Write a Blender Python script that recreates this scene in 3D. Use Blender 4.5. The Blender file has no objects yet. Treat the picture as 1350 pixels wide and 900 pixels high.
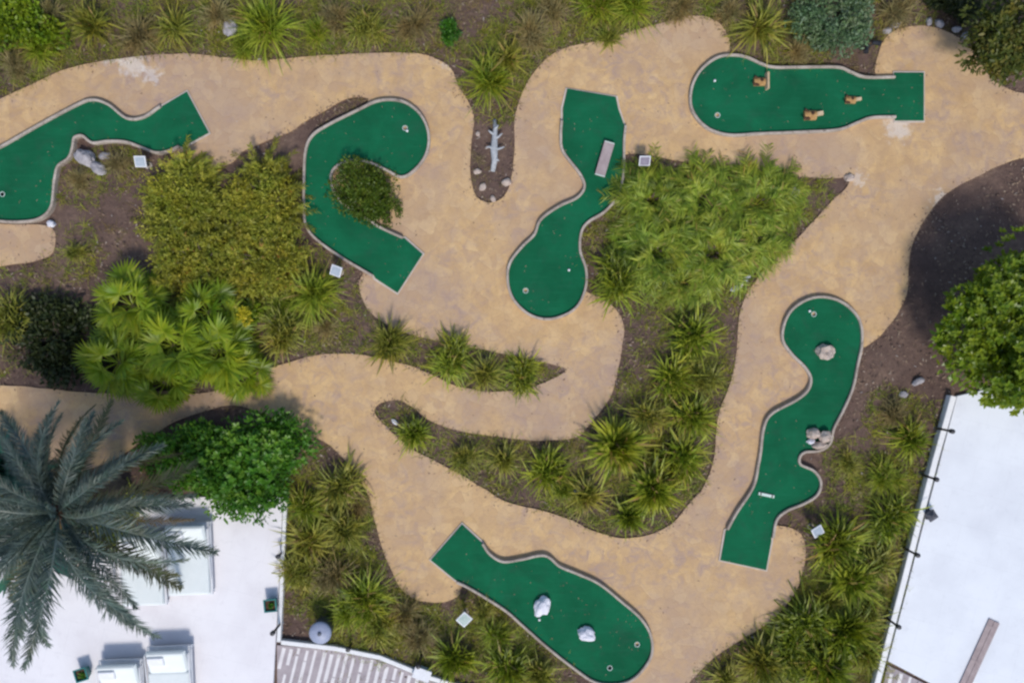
import bpy, bmesh, math, random
import numpy as np
from mathutils import Vector, Matrix, noise
from mathutils.geometry import tessellate_polygon

random.seed(7)
RNG = np.random.default_rng(11)
SC = bpy.context.scene
COL = SC.collection
H = 24.0                     # camera height in metres
S = 50.0                     # plan scale used for the survey coordinates
PI = math.pi


def P(x, y, z=0.0):
    """survey coordinate -> plan position of something whose top is z above the ground"""
    k = (H - z) / H
    return Vector(((x - 675) / S * k, (450 - y) / S * k, z))


def XY(x, y, z=0.0):
    p = P(x, y, z)
    return (p.x, p.y)


# ------------------------------------------------------------------ materials
MATS = {}


class NT:
    def __init__(self, name):
        m = bpy.data.materials.new(name)
        m.use_nodes = True
        self.m = m
        self.t = m.node_tree
        self.t.nodes.clear()
        self.out = self.n('ShaderNodeOutputMaterial')

    def n(self, kind, **kw):
        nd = self.t.nodes.new(kind)
        for k, v in kw.items():
            setattr(nd, k, v)
        return nd

    def l(self, a, b):
        self.t.links.new(a, b)

    def val(self, sock, v):
        if hasattr(v, 'is_output') or isinstance(v, bpy.types.NodeSocket):
            self.l(v, sock)
        else:
            sock.default_value = v

    def pos(self):
        if not hasattr(self, '_pos'):
            self._pos = self.n('ShaderNodeNewGeometry').outputs['Position']
        return self._pos

    def obj(self):
        return self.n('ShaderNodeTexCoord').outputs['Object']

    def noise(self, scale, detail=4, rough=.55, vec=None, dist=0.0):
        nd = self.n('ShaderNodeTexNoise')
        nd.inputs['Scale'].default_value = scale
        nd.inputs['Detail'].default_value = detail
        nd.inputs['Roughness'].default_value = rough
        nd.inputs['Distortion'].default_value = dist
        self.l(vec if vec is not None else self.pos(), nd.inputs['Vector'])
        return nd.outputs['Fac']

    def voro(self, scale, feature='F1', out='Color', vec=None):
        nd = self.n('ShaderNodeTexVoronoi', feature=feature)
        nd.inputs['Scale'].default_value = scale
        self.l(vec if vec is not None else self.pos(), nd.inputs['Vector'])
        return nd.outputs[out]

    def ramp(self, fac, stops, interp='LINEAR'):
        nd = self.n('ShaderNodeValToRGB')
        cr = nd.color_ramp
        cr.interpolation = interp
        while len(cr.elements) < len(stops):
            cr.elements.new(0.5)
        for e, (p, c) in zip(cr.elements, stops):
            e.position = p
            e.color = (*c, 1) if len(c) == 3 else c
        self.l(fac, nd.inputs['Fac'])
        return nd.outputs['Color']

    def mix(self, fac, a, b, mode='MIX'):
        nd = self.n('ShaderNodeMix', data_type='RGBA', blend_type=mode)
        self.val(nd.inputs[0], fac)
        for s, v in ((nd.inputs[6], a), (nd.inputs[7], b)):
            if isinstance(v, tuple):
                s.default_value = (*v, 1) if len(v) == 3 else v
            else:
                self.l(v, s)
        return nd.outputs[2]

    def math(self, op, a, b=0.0, clamp=False):
        nd = self.n('ShaderNodeMath', operation=op, use_clamp=clamp)
        self.val(nd.inputs[0], a)
        self.val(nd.inputs[1], b)
        return nd.outputs[0]

    def maprange(self, v, a, b, c=0.0, d=1.0):
        nd = self.n('ShaderNodeMapRange')
        self.val(nd.inputs[0], v)
        for i, q in enumerate((a, b, c, d)):
            nd.inputs[i + 1].default_value = q
        return nd.outputs[0]

    def bump(self, h, strength=.5, dist=.02, prev=None):
        nd = self.n('ShaderNodeBump')
        nd.inputs['Strength'].default_value = strength
        nd.inputs['Distance'].default_value = dist
        self.l(h, nd.inputs['Height'])
        if prev is not None:
            self.l(prev, nd.inputs['Normal'])
        return nd.outputs['Normal']

    def bsdf(self, color, rough=.8, spec=.3, normal=None, metal=0.0):
        nd = self.n('ShaderNodeBsdfPrincipled')
        if isinstance(color, tuple):
            nd.inputs['Base Color'].default_value = (*color, 1)
        else:
            self.l(color, nd.inputs['Base Color'])
        self.val(nd.inputs['Roughness'], rough)
        nd.inputs['Specular IOR Level'].default_value = spec
        nd.inputs['Metallic'].default_value = metal
        if normal is not None:
            self.l(normal, nd.inputs['Normal'])
        return nd.outputs[0]

    def done(self, sh):
        self.l(sh, self.out.inputs['Surface'])
        return self.m


def mat_leaf(name, dark, mid, light, trans=.32, rough=.5, dead=None, dead_at=.93):
    k = NT(name)
    a = k.n('ShaderNodeAttribute', attribute_name='tint').outputs['Fac']
    r = k.n('ShaderNodeObjectInfo').outputs['Random']
    f = k.math('ADD', a, k.maprange(r, 0, 1, -.16, .16), clamp=True)
    stops = [(0, dark), (.5, mid), (dead_at - .05 if dead else 1.0, light)]
    if dead:
        stops += [(dead_at, dead)]
        f = k.math('ADD', a, k.maprange(r, 0, 1, -.1, .03), clamp=True)
    c = k.ramp(f, stops)
    c = k.mix(k.maprange(k.noise(9, 2), .3, .7, 0, .35), c, (.5, .5, .5), 'MULTIPLY')
    c = k.mix(k.maprange(k.noise(1.5, 4, .6), .42, .7, 0, .8), c, (1.12, .90, .62), 'MULTIPLY')
    c = k.mix(k.maprange(k.noise(2.1, 4, .6, None, 1.5), .5, .3, 0, .6), c, (.72, 1.0, .8), 'MULTIPLY')
    b = k.bsdf(c, rough, .35)
    t = k.n('ShaderNodeBsdfTranslucent')
    k.l(k.mix(1.0, c, (1.0, 1.0, .55), 'MULTIPLY'), t.inputs['Color'])
    mx = k.n('ShaderNodeMixShader')
    mx.inputs[0].default_value = trans
    k.l(b, mx.inputs[1])
    k.l(t.outputs[0], mx.inputs[2])
    return k.done(mx.outputs[0])


def mat_rough(name, c1, c2, scale=6, rough=.85, bump=.4, bscale=None, spec=.25, metal=0.0, bdist=.015):
    k = NT(name)
    co = k.obj()
    f = k.noise(scale, 6, .62, co)
    c = k.ramp(f, [(.32, c1), (.68, c2)])
    f2 = k.noise((bscale or scale * 4), 6, .65, co)
    c = k.mix(k.maprange(f2, .35, .75, 0, .4), c, tuple(x * .6 for x in c1))
    return k.done(k.bsdf(c, rough, spec, k.bump(f2, bump, bdist), metal))


def mat_path():
    k = NT('stamped_concrete')
    p = k.pos()
    warp = k.n('ShaderNodeVectorMath', operation='ADD')
    k.l(p, warp.inputs[0])
    nz = k.n('ShaderNodeTexNoise')
    nz.inputs['Scale'].default_value = 2.2
    nz.inputs['Detail'].default_value = 3
    k.l(p, nz.inputs['Vector'])
    sc = k.n('ShaderNodeVectorMath', operation='SCALE')
    k.l(nz.outputs['Color'], sc.inputs[0])
    sc.inputs['Scale'].default_value = .35
    k.l(sc.outputs[0], warp.inputs[1])
    wv = warp.outputs[0]
    big = k.noise(.28, 5, .6, p)
    med = k.noise(1.6, 6, .65, p, .6)
    fin = k.noise(11, 6, .7, p)
    grit = k.noise(60, 3, .7, p)
    base = k.ramp(med, [(.28, (.42, .262, .118)), (.5, (.55, .355, .163)), (.72, (.635, .43, .208))])
    base = k.mix(k.maprange(big, .46, .6, 0, .85), base, (.41, .285, .195))
    # stone to stone tone of the stamped pattern
    cell = k.n('ShaderNodeSeparateColor')
    k.l(k.voro(3.4, 'F1', 'Color', wv), cell.inputs[0])
    base = k.mix(k.maprange(cell.outputs[0], 0, 1, 0, .5), base, (.40, .25, .14))
    base = k.mix(k.maprange(cell.outputs[1], .6, 1, 0, .25), base, (.62, .45, .26))
    # greyish mauve blotches of release powder and damp
    bl = k.math('MULTIPLY', k.maprange(k.noise(2.9, 5, .65, p, 1.0), .46, .66), k.maprange(k.noise(.45, 2, .5, p), .36, .6))
    base = k.mix(k.math('MULTIPLY', bl, .9), base, (.35, .24, .19))
    base = k.mix(k.maprange(fin, .5, .72, 0, .55), base, (.36, .225, .13))
    base = k.mix(k.maprange(k.noise(26, 4, .7, p), .52, .74, 0, .4), base, (.37, .25, .16))
    edge = k.voro(3.4, 'DISTANCE_TO_EDGE', 'Distance', wv)
    joint = k.maprange(edge, .0, .035, 1, 0)
    jn = k.math('MULTIPLY', joint, k.maprange(med, .35, .65, .04, .26))
    base = k.mix(jn, base, (.30, .20, .13))
    spots = k.maprange(k.voro(2.1, 'F1', 'Distance', wv), .0, .11, 1, 0)
    base = k.mix(k.math('MULTIPLY', spots, k.maprange(fin, .4, .6, 0, .6)), base, (.24, .16, .12))
    # a few bleached, worn patches (spilt cement) with shapes of their own
    for (x, y, r, s) in ((176, 84, .42, .5), (200, 98, .26, .42), (152, 78, .25, .42), (1182, 168, .42, .5), (1130, 236, .22, .35), (1234, 262, .22, .4), (590, 78, .3, .3)):
        d = k.n('ShaderNodeVectorMath', operation='DISTANCE')
        k.l(p, d.inputs[0])
        q = P(x, y)
        d.inputs[1].default_value = (q.x, q.y, .05)
        dd = k.math('ADD', d.outputs['Value'], k.maprange(k.noise(5, 5, .7, p), .3, .7, -.22, .22))
        base = k.mix(k.math('MULTIPLY', k.maprange(dd, r * .45, r, 1, 0), s), base, (.66, .62, .58))
    h = k.math('ADD', k.math('MULTIPLY', k.maprange(edge, 0, .05), .5), k.math('MULTIPLY', fin, .8))
    n = k.bump(h, .55, .012)
    n = k.bump(grit, .35, .004, n)
    return k.done(k.bsdf(base, k.maprange(med, .3, .7, .62, .8), .35, n))


def mat_soil():
    k = NT('mulched_soil')
    p = k.pos()
    a = k.noise(.7, 6, .65, p)
    b = k.noise(7, 7, .72, p, .5)
    c = k.noise(38, 4, .75, p)
    col = k.ramp(a, [(.3, (.095, .062, .052)), (.5, (.150, .098, .078)), (.7, (.235, .158, .115))])
    col = k.mix(k.maprange(b, .42, .7, 0, .6), col, (.075, .050, .044))
    col = k.mix(k.maprange(b, .6, .8, 0, .6), col, (.29, .20, .15))
    col = k.mix(k.maprange(c, .6, .8, 0, .6), col, (.38, .29, .24))
    col = k.mix(k.maprange(c, .42, .28, 0, .6), col, (.05, .034, .03))
    n = k.bump(b, .9, .06)
    n = k.bump(c, .8, .02, n)
    return k.done(k.bsdf(col, .95, .1, n))


def mat_turf():
    k = NT('putting_turf')
    p = k.pos()
    a = k.noise(.9, 6, .62, p, .7)
    b = k.noise(16, 5, .7, p)
    c = k.noise(180, 2, .6, p)
    col = k.ramp(a, [(.3, (.0045, .086, .036)), (.7, (.0070, .140, .060))])
    col = k.mix(k.maprange(b, .45, .8, 0, .5), col, (.006, .090, .038))
    col = k.mix(k.maprange(b, .62, .85, 0, .35), col, (.03, .185, .10))
    # drag marks in the sand infill
    mp = k.n('ShaderNodeMapping')
    mp.inputs['Rotation'].default_value = (0, 0, .6)
    mp.inputs['Scale'].default_value = (1.2, 11, 1)
    k.l(p, mp.inputs['Vector'])
    st = k.noise(1.0, 4, .6, mp.outputs[0])
    col = k.mix(k.maprange(st, .52, .75, 0, .35), col, (.014, .150, .076))
    wear = k.maprange(k.noise(2.3, 6, .7, p, .5), .52, .72, 0, .6)
    col = k.mix(wear, col, (.020, .088, .048))
    col = k.mix(k.maprange(k.noise(60, 4, .75, p), .62, .8, 0, .6), col, (.09, .14, .085))
    n = k.bump(c, .8, .012)
    n = k.bump(b, .25, .012, n)
    return k.done(k.bsdf(col, .9, .12, n))


def mat_render(name, c, dirt, s=1.0):
    k = NT(name)
    p = k.pos()
    a = k.noise(.6, 6, .6, p)
    b = k.noise(5, 6, .7, p)
    col = k.mix(k.maprange(a, .4, .7, 0, .9 * s), c, dirt)
    col = k.mix(k.maprange(b, .55, .8, 0, .35 * s), col, tuple(x * .82 for x in dirt))
    # slab joints
    br = k.n('ShaderNodeTexBrick')
    br.offset = 0.5
    mp = k.n('ShaderNodeMapping')
    mp.inputs['Rotation'].default_value = (0, 0, math.radians(14))
    k.l(p, mp.inputs['Vector'])
    k.l(mp.outputs[0], br.inputs['Vector'])
    br.inputs['Scale'].default_value = 1.0
    br.inputs['Mortar Size'].default_value = .006
    br.inputs['Brick Width'].default_value = .9
    br.inputs['Row Height'].default_value = .9
    col = k.mix(k.math('MULTIPLY', br.outputs['Fac'], .16 * s), col, (.45, .44, .45))
    n = k.bump(b, .15, .006)
    return k.done(k.bsdf(col, .75, .3, n))


def mat_tint(name, stops, rough=.9, spec=.1):
    k = NT(name)
    a = k.n('ShaderNodeAttribute', attribute_name='tint').outputs['Fac']
    return k.done(k.bsdf(k.ramp(a, stops), rough, spec))


M = {
    'path': mat_path(), 'soil': mat_soil(), 'turf': mat_turf(),
    'kerb': mat_rough('kerb_concrete', (.30, .24, .195), (.53, .455, .385), 2.5, .85, .5, 40),
    'pad': mat_rough('pad_concrete', (.46, .39, .33), (.60, .52, .45), 5, .85, .4, 40),
    'terrace_warm': mat_render('white_terrace_paint', (.75, .725, .735), (.63, .595, .61)),
    'terrace_cool': mat_render('pale_terrace_paint', (.70, .715, .74), (.60, .61, .64)),
    'wallwhite': mat_rough('white_wall_paint', (.74, .73, .72), (.82, .81, .80), 3, .7, .2, 30),
    'stripe_grey': mat_rough('grey_paver', (.34, .29, .30), (.44, .385, .39), 4, .85, .4, 50),
    'stripe_white': mat_rough('white_paver', (.66, .62, .61), (.78, .74, .73), 4, .8, .3, 50),
    'plank': mat_rough('weathered_plank', (.30, .235, .23), (.42, .34, .33), 5, .85, .4, 45),
    'black': mat_rough('black_metal', (.012, .012, .016), (.03, .03, .036), 9, .45, .1, 60, .5),
    'darkgrey': mat_rough('dark_grey_metal', (.05, .05, .06), (.10, .10, .12), 8, .5, .15, 60, .4),
    'white': mat_rough('white_plastic', (.66, .66, .68), (.76, .76, .78), 6, .45, .08, 40, .4),
    'signface': mat_rough('pale_sign_board', (.26, .31, .36), (.40, .44, .49), 7, .4, .08, 40, .5),
    'signdark': mat_rough('mauve_grey_sign_board', (.16, .13, .18), (.26, .23, .27), 7, .4, .08, 40, .5),
    'signteal': mat_rough('grey_teal_sign_board', (.20, .29, .27), (.34, .42, .39), 7, .4, .08, 40, .5),
    'ball': mat_rough('white_ball', (.74, .75, .74), (.82, .82, .80), 20, .35, .1, 60, .5),
    'cup': mat_rough('dark_cup', (.008, .012, .010), (.02, .025, .02), 20, .6, .1, 60),
    'rim': mat_rough('pale_cup_rim', (.50, .60, .53), (.66, .74, .68), 20, .5, .1, 60),
    'rock': mat_rough('pale_coral_rock', (.38, .285, .23), (.66, .56, .48), 6, .9, .9, 22, bdist=.03),
    'rockwhite': mat_rough('white_painted_rock', (.62, .60, .66), (.78, .77, .80), 6, .8, .6, 22, bdist=.02),
    'rockgrey': mat_rough('grey_rock', (.26, .24, .25), (.48, .45, .46), 6, .9, .8, 22, bdist=.03),
    'wood': mat_rough('rough_sawn_wood', (.30, .155, .055), (.50, .31, .13), 8, .8, .6, 60, bdist=.01),
    'woodpale': mat_rough('pale_split_wood', (.46, .33, .19), (.62, .49, .32), 8, .8, .5, 60, bdist=.01),
    'wooddark': mat_rough('dark_bark', (.05, .028, .018), (.14, .07, .04), 10, .9, .9, 40, bdist=.02),
    'driftwood': mat_rough('bleached_driftwood', (.30, .31, .32), (.50, .51, .52), 9, .8, .6, 50),
    'bark': mat_rough('grey_brown_bark', (.09, .065, .045), (.19, .145, .11), 9, .95, 1.0, 30, bdist=.03),
    'palmbark': mat_rough('palm_bark', (.10, .07, .05), (.20, .14, .10), 6, .95, 1.0, 18, bdist=.04),
    'binlid': mat_rough('pale_blue_grey_lid', (.24, .27, .37), (.34, .37, .48), 6, .45, .1, 40, .4),
    'bin': mat_rough('dark_blue_grey_bin', (.06, .07, .09), (.11, .12, .15), 6, .5, .1, 40, .4),
    'teal': mat_rough('teal_glaze', (.004, .13, .12), (.012, .20, .18), 8, .4, .1, 40, .5),
    'mint': mat_rough('mint_white_cushion', (.70, .74, .725), (.76, .79, .775), 3, .85, .25, 90),
    'paleblue': mat_rough('pale_blue_plastic', (.45, .62, .74), (.60, .74, .82), 6, .45, .1, 40, .4),
}
def mat_kerb():
    k = NT('kerb_concrete')
    p = k.pos()
    f = k.noise(2.5, 6, .65, p)
    g = k.noise(26, 6, .7, p)
    c = k.ramp(f, [(.32, (.29, .235, .19)), (.68, (.52, .45, .38))])
    c = k.mix(k.maprange(g, .42, .75, 0, .55), c, (.22, .18, .15))
    j = k.maprange(k.voro(1.7, 'DISTANCE_TO_EDGE', 'Distance'), 0, .014, 1, 0)
    c = k.mix(k.math('MULTIPLY', j, .8), c, (.11, .09, .075))
    return k.done(k.bsdf(c, .85, .2, k.bump(g, .6, .012)))


M['kerb'] = mat_kerb()
L = {
    'yucca': mat_leaf('yucca_leaf', (0.069, 0.101, 0.011), (0.230, 0.291, 0.022), (0.493, 0.549, 0.062), .38, .45, (.42, .29, .11)),
    'yucca_olive': mat_leaf('olive_yucca_leaf', (0.104, 0.116, 0.021), (0.277, 0.289, 0.040), (0.507, 0.484, 0.100), .36, .5, (.44, .30, .14)),
    'grass': mat_leaf('tuft_grass_leaf', (0.094, 0.138, 0.012), (0.248, 0.319, 0.024), (0.473, 0.528, 0.061), .40, .5, (.42, .31, .11)),
    'drygrass': mat_leaf('dry_grass_leaf', (0.155, 0.121, 0.057), (0.293, 0.236, 0.098), (0.437, 0.368, 0.172), .34, .7),
    'bamboo': mat_leaf('bamboo_leaf', (0.100, 0.160, 0.014), (0.275, 0.371, 0.033), (0.550, 0.614, 0.090), .42, .45, (.44, .30, .10)),
    'hedge': mat_leaf('yellow_olive_leaf', (0.128, 0.141, 0.015), (0.339, 0.352, 0.036), (0.589, 0.563, 0.083), .42, .5, (.46, .22, .06)),
    'cbush': mat_leaf('dark_olive_leaf', (.036, .066, .006), (.090, .150, .012), (.20, .25, .024), .34, .45),
    'vivid': mat_leaf('vivid_green_leaf', (.030, .105, .010), (.075, .225, .018), (.20, .37, .040), .38, .42),
    'fan': mat_leaf('bright_fan_leaf', (.085, .160, .010), (.235, .340, .018), (.45, .50, .035), .44, .42),
    'tree': mat_leaf('glossy_tree_leaf', (.050, .105, .007), (.125, .205, .011), (.25, .33, .026), .34, .36),
    'glauc': mat_leaf('grey_green_leaf', (.07, .135, .055), (.13, .215, .095), (.30, .38, .27), .30, .5),
    'corner': mat_leaf('dark_mixed_leaf', (.045, .066, .010), (.100, .125, .020), (.21, .18, .035), .32, .5, (.30, .15, .04)),
    'date': mat_leaf('glaucous_palm_leaf', (.042, .068, .060), (.090, .130, .116), (.20, .255, .23), .24, .42),
    'dateold': mat_leaf('older_palm_leaf', (.045, .055, .028), (.100, .115, .052), (.19, .18, .10), .24, .5),
    'flower': mat_leaf('yellow_flower', (.40, .36, .02), (.60, .52, .03), (.75, .66, .07), .3, .6),
    'dark': mat_leaf('shade_green_leaf', (.020, .030, .010), (.038, .055, .016), (.075, .095, .026), .28, .5),  # near-black green, deep shade by the palms put into the leaf colour
}

# ------------------------------------------------------------------ mesh helpers


def link(name, me, mat=None, parent=None, loc=None):
    o = bpy.data.objects.new(name, me)
    COL.objects.link(o)
    if mat is not None and me is not None and not me.materials:
        me.materials.append(mat)
    if parent is not None:
        o.parent = parent
    if loc is not None:
        o.location = loc
    return o


def tag(o, label, cat, group=None):
    o['label'] = label
    o['category'] = cat
    if group:
        o['group'] = group
    return o


def thing(name, label, cat, loc, rz=0.0, group=None, scale=1.0):
    o = link(name, None, loc=loc)
    o.rotation_euler = (0, 0, rz)
    o.scale = (scale,) * 3
    o.empty_display_size = .1
    return tag(o, label, cat, group)


def kind(o, k):
    o['kind'] = k
    return o


def copy_tree(src, loc, rz, scale, label, group=None, cat=None):
    r = src.copy()
    COL.objects.link(r)
    r.location = loc
    r.rotation_euler = (0, 0, rz)
    r.scale = (scale,) * 3
    r['label'] = label
    if group:
        r['group'] = group
    for c in src.children:
        d = c.copy()
        COL.objects.link(d)
        d.parent = r
        for g in c.children:
            e = g.copy()
            COL.objects.link(e)
            e.parent = d
    return r


class MB:
    def __init__(self):
        self.v = []
        self.f = []

    def add(self, vs, fs):
        b = len(self.v)
        self.v += [tuple(q) for q in vs]
        self.f += [tuple(i + b for i in f) for f in fs]

    def box(self, c, s, M3=None, taper=1.0, bev=0.0):
        x, y, z = (q / 2 for q in s)
        if bev <= 0:
            vs = [(sx * x * (taper if sz > 0 else 1), sy * y * (taper if sz > 0 else 1), sz * z) for sz in (-1, 1) for sy in (-1, 1) for sx in (-1, 1)]
            fs = [(0, 2, 3, 1), (4, 5, 7, 6), (0, 1, 5, 4), (2, 6, 7, 3), (0, 4, 6, 2), (1, 3, 7, 5)]
        else:
            bm = bmesh.new()
            bmesh.ops.create_cube(bm, size=1)
            for v in bm.verts:
                t = taper if v.co.z > 0 else 1
                v.co = Vector((v.co.x * s[0] * t, v.co.y * s[1] * t, v.co.z * s[2]))
            bmesh.ops.bevel(bm, geom=bm.edges[:], offset=bev, segments=2, affect='EDGES', profile=.6)
            bm.verts.index_update()
            vs = [v.co.copy() for v in bm.verts]
            fs = [[v.index for v in f.verts] for f in bm.faces]
            bm.free()
        R = M3 or Matrix.Identity(3)
        self.add([R @ Vector(q) + Vector(c) for q in vs], fs)

    def tube(self, pts, rad, n=8, cap=True):
        pts = [Vector(p) for p in pts]
        b = len(self.v)
        up = Vector((0, 0, 1))
        for i, p in enumerate(pts):
            d = (pts[min(i + 1, len(pts) - 1)] - pts[max(i - 1, 0)]).normalized()
            a = d.cross(up if abs(d.z) < .95 else Vector((1, 0, 0))).normalized()
            c = d.cross(a).normalized()
            r = rad[i] if hasattr(rad, '__len__') else rad
            for j in range(n):
                t = 2 * PI * j / n
                self.v.append(tuple(p + a * (math.cos(t) * r) + c * (math.sin(t) * r)))
        for i in range(len(pts) - 1):
            for j in range(n):
                k = (j + 1) % n
                self.f.append((b + i * n + j, b + i * n + k, b + (i + 1) * n + k, b + (i + 1) * n + j))
        if cap:
            self.f.append(tuple(b + j for j in range(n))[::-1])
            e = b + (len(pts) - 1) * n
            self.f.append(tuple(e + j for j in range(n)))

    def lathe(self, prof, n=24, c=(0, 0, 0)):
        b = len(self.v)
        for (r, z) in prof:
            for j in range(n):
                t = 2 * PI * j / n
                self.v.append((c[0] + r * math.cos(t), c[1] + r * math.sin(t), c[2] + z))
        for i in range(len(prof) - 1):
            for j in range(n):
                k = (j + 1) % n
                self.f.append((b + i * n + j, b + i * n + k, b + (i + 1) * n + k, b + (i + 1) * n + j))

    def build(self, name, mat, parent=None, loc=None, smooth=False):
        me = bpy.data.meshes.new(name)
        me.from_pydata(self.v, [], self.f)
        me.update()
        if smooth:
            me.polygons.foreach_set('use_smooth', [True] * len(me.polygons))
        return link(name, me, mat, parent, loc)


def smooth_open(pts, n=6):
    pts = [Vector(p) for p in pts]
    out = []
    for i in range(len(pts) - 1):
        p0 = pts[i - 1] if i > 0 else pts[i] * 2 - pts[i + 1]
        p1, p2 = pts[i], pts[i + 1]
        p3 = pts[i + 2] if i + 2 < len(pts) else pts[i + 1] * 2 - pts[i]
        for k in range(n):
            t = k / n
            out.append(.5 * ((2 * p1) + (p2 - p0) * t + (2 * p0 - 5 * p1 + 4 * p2 - p3) * t * t + (3 * p1 - p0 - 3 * p2 + p3) * t ** 3))
    out.append(pts[-1])
    return out


def smooth_closed(pts, n=5):
    e = [pts[-1]] + list(pts) + [pts[0], pts[1]]
    s = smooth_open(e, n)
    return s[n:n + n * len(pts)]


def area(poly):
    return .5 * sum(poly[i - 1][0] * poly[i][1] - poly[i][0] * poly[i - 1][1] for i in range(len(poly)))


def slab_mesh(name, outer, holes, z0, z1, bev=.0):
    """flat sheet with thickness; loops are lists of 2D points"""
    loops = [[Vector((p[0], p[1], 0)) for p in lp] for lp in [outer] + holes]
    flat = [p for lp in loops for p in lp]
    tris = tessellate_polygon(loops)
    n = len(flat)
    v = [(p.x, p.y, z1) for p in flat] + [(p.x, p.y, z0) for p in flat]
    f = []
    for t in tris:
        a, b, c = (flat[i] for i in t)
        if (b - a).cross(c - a).z < 0:
            t = t[::-1]
        f.append(tuple(t))
    s = 0
    for li, lp in enumerate(loops):
        m = len(lp)
        ccw = area(lp) > 0
        want = (li == 0) == ccw
        for i in range(m):
            j = (i + 1) % m
            q = (s + i, s + i + n, s + j + n, s + j)
            f.append(q if want else q[::-1])
        s += m
    me = bpy.data.meshes.new(name)
    me.from_pydata(v, [], f)
    me.update()
    return me


def inside(px, py, poly):
    poly = np.asarray([(p[0], p[1]) for p in poly])
    r = np.zeros(len(px), bool)
    x0, y0 = poly[-1]
    for x1, y1 in poly:
        c = (y1 > py) != (y0 > py)
        with np.errstate(divide='ignore', invalid='ignore'):
            r ^= c & (px < (x0 - x1) * (py - y1) / (y0 - y1 + 1e-12) + x1)
        x0, y0 = x1, y1
    return r


# ------------------------------------------------------------------ foliage geometry (vectorised)
def nrm(a):
    return a / np.maximum(np.linalg.norm(a, axis=-1, keepdims=True), 1e-9)


def blades(base, dirs, length, width, droop, prof, roll=None, tint=None):
    """strips: base (n,3), dirs (n,3) -> quads following dir and bending down by droop"""
    base = np.asarray(base, float)
    n = len(base)
    dirs = nrm(np.asarray(dirs, float))
    length = np.broadcast_to(length, (n,)).astype(float)
    width = np.broadcast_to(width, (n,)).astype(float)
    droop = np.broadcast_to(droop, (n,)).astype(float)
    up = np.tile([0., 0, 1], (n, 1))
    up[np.abs(dirs[:, 2]) > .97] = [1, 0, 0]
    side = nrm(np.cross(dirs, up))
    if roll is not None:
        c, s = np.cos(roll)[:, None], np.sin(roll)[:, None]
        side = side * c + np.cross(dirs, side) * s
    m = len(prof)
    V = np.zeros((n, m, 2, 3))
    for k, w in enumerate(prof):
        t = k / (m - 1)
        c = base + dirs * (length * t)[:, None]
        c[:, 2] -= droop * length * t * t
        V[:, k, 0] = c - side * (width * w / 2)[:, None]
        V[:, k, 1] = c + side * (width * w / 2)[:, None]
    V = V.reshape(-1, 3)
    idx = np.arange(n)[:, None] * (2 * m) + (np.arange(m - 1) * 2)[None, :]
    F = np.stack([idx, idx + 1, idx + 3, idx + 2], -1).reshape(-1, 4)
    if tint is None:
        tint = RNG.random(n)
    T = np.repeat(tint, m - 1)
    return V, F, T


def join(parts):
    Vs, Fs, Ts, o = [], [], [], 0
    for V, F, T in parts:
        Vs.append(V)
        Fs.append(F + o)
        Ts.append(T)
        o += len(V)
    return np.concatenate(Vs), np.concatenate(Fs), np.concatenate(Ts)


def fmesh(name, VFT, mat):
    V, F, T = VFT
    me = bpy.data.meshes.new(name)
    me.vertices.add(len(V))
    me.vertices.foreach_set('co', V.astype(np.float32).ravel())
    me.loops.add(F.size)
    me.loops.foreach_set('vertex_index', F.astype(np.int32).ravel())
    me.polygons.add(len(F))
    me.polygons.foreach_set('loop_start', (np.arange(len(F)) * F.shape[1]).astype(np.int32))
    me.update(calc_edges=True)
    at = me.attributes.new('tint', 'FLOAT', 'FACE')
    at.data.foreach_set('value', np.clip(T, 0, 1).astype(np.float32))
    me.materials.append(mat)
    return me


def sph(n):
    z = RNG.uniform(-1, 1, n)
    a = RNG.uniform(0, 2 * PI, n)
    r = np.sqrt(1 - z * z)
    return np.stack([r * np.cos(a), r * np.sin(a), z], -1)


def rosette(n, ln, w, el0=5, el1=85, droop=.25, z0=.12, tilt=.0):
    az = np.arange(n) * 2.39996 + RNG.normal(0, .25, n)
    u = (np.arange(n) + .5) / n
    el = np.radians(el0 + (el1 - el0) * u ** 1.1 + RNG.normal(0, 11, n))
    d = np.stack([np.cos(az) * np.cos(el), np.sin(az) * np.cos(el), np.sin(el)], -1)
    d[:, 0] += tilt
    le = ln * RNG.uniform(.5, 1.12, n) * (1 - .2 * u)
    b = d * .03 + np.stack([RNG.normal(0, .09, n), RNG.normal(0, .09, n), np.zeros(n)], -1)
    b[:, 2] += z0 + .10 * u
    tint = np.clip(.72 - .42 * u + RNG.normal(0, .2, n), 0, .88)  # inner blades darker: self-shade of the core put into the leaf colour
    dead = RNG.random(n) < .05
    tint[dead] = 1.0
    return blades(b, d, le, w * RNG.uniform(.75, 1.2, n), droop * RNG.uniform(.5, 1.6, n) * (1.1 - .6 * u), (.55, 1, .9, .62, .04), None, tint)


def cluster(k, n, ln, w, el0, el1, droop, spread=.34):
    """several uneven rosettes grown together from one root"""
    out = []
    for i in range(k):
        f = 1 if i == 0 else RNG.uniform(.5, .85)
        V, F, T = rosette(int(n / k * (1.3 if i == 0 else .9)), ln * f, w, el0 + RNG.uniform(-5, 12), el1, droop * RNG.uniform(.7, 1.3))
        a, r = RNG.uniform(0, 2 * PI), (0 if i == 0 else RNG.uniform(.4, 1) * spread)
        t = RNG.uniform(-.25, .25, 2)
        V = V.copy()
        V[:, 0] += r * math.cos(a) + V[:, 2] * t[0]
        V[:, 1] += r * math.sin(a) + V[:, 2] * t[1]
        out.append((V, F, np.where(T > .95, T, np.clip(T + RNG.uniform(-.14, .14), 0, .88))))
    return join(out)


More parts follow.
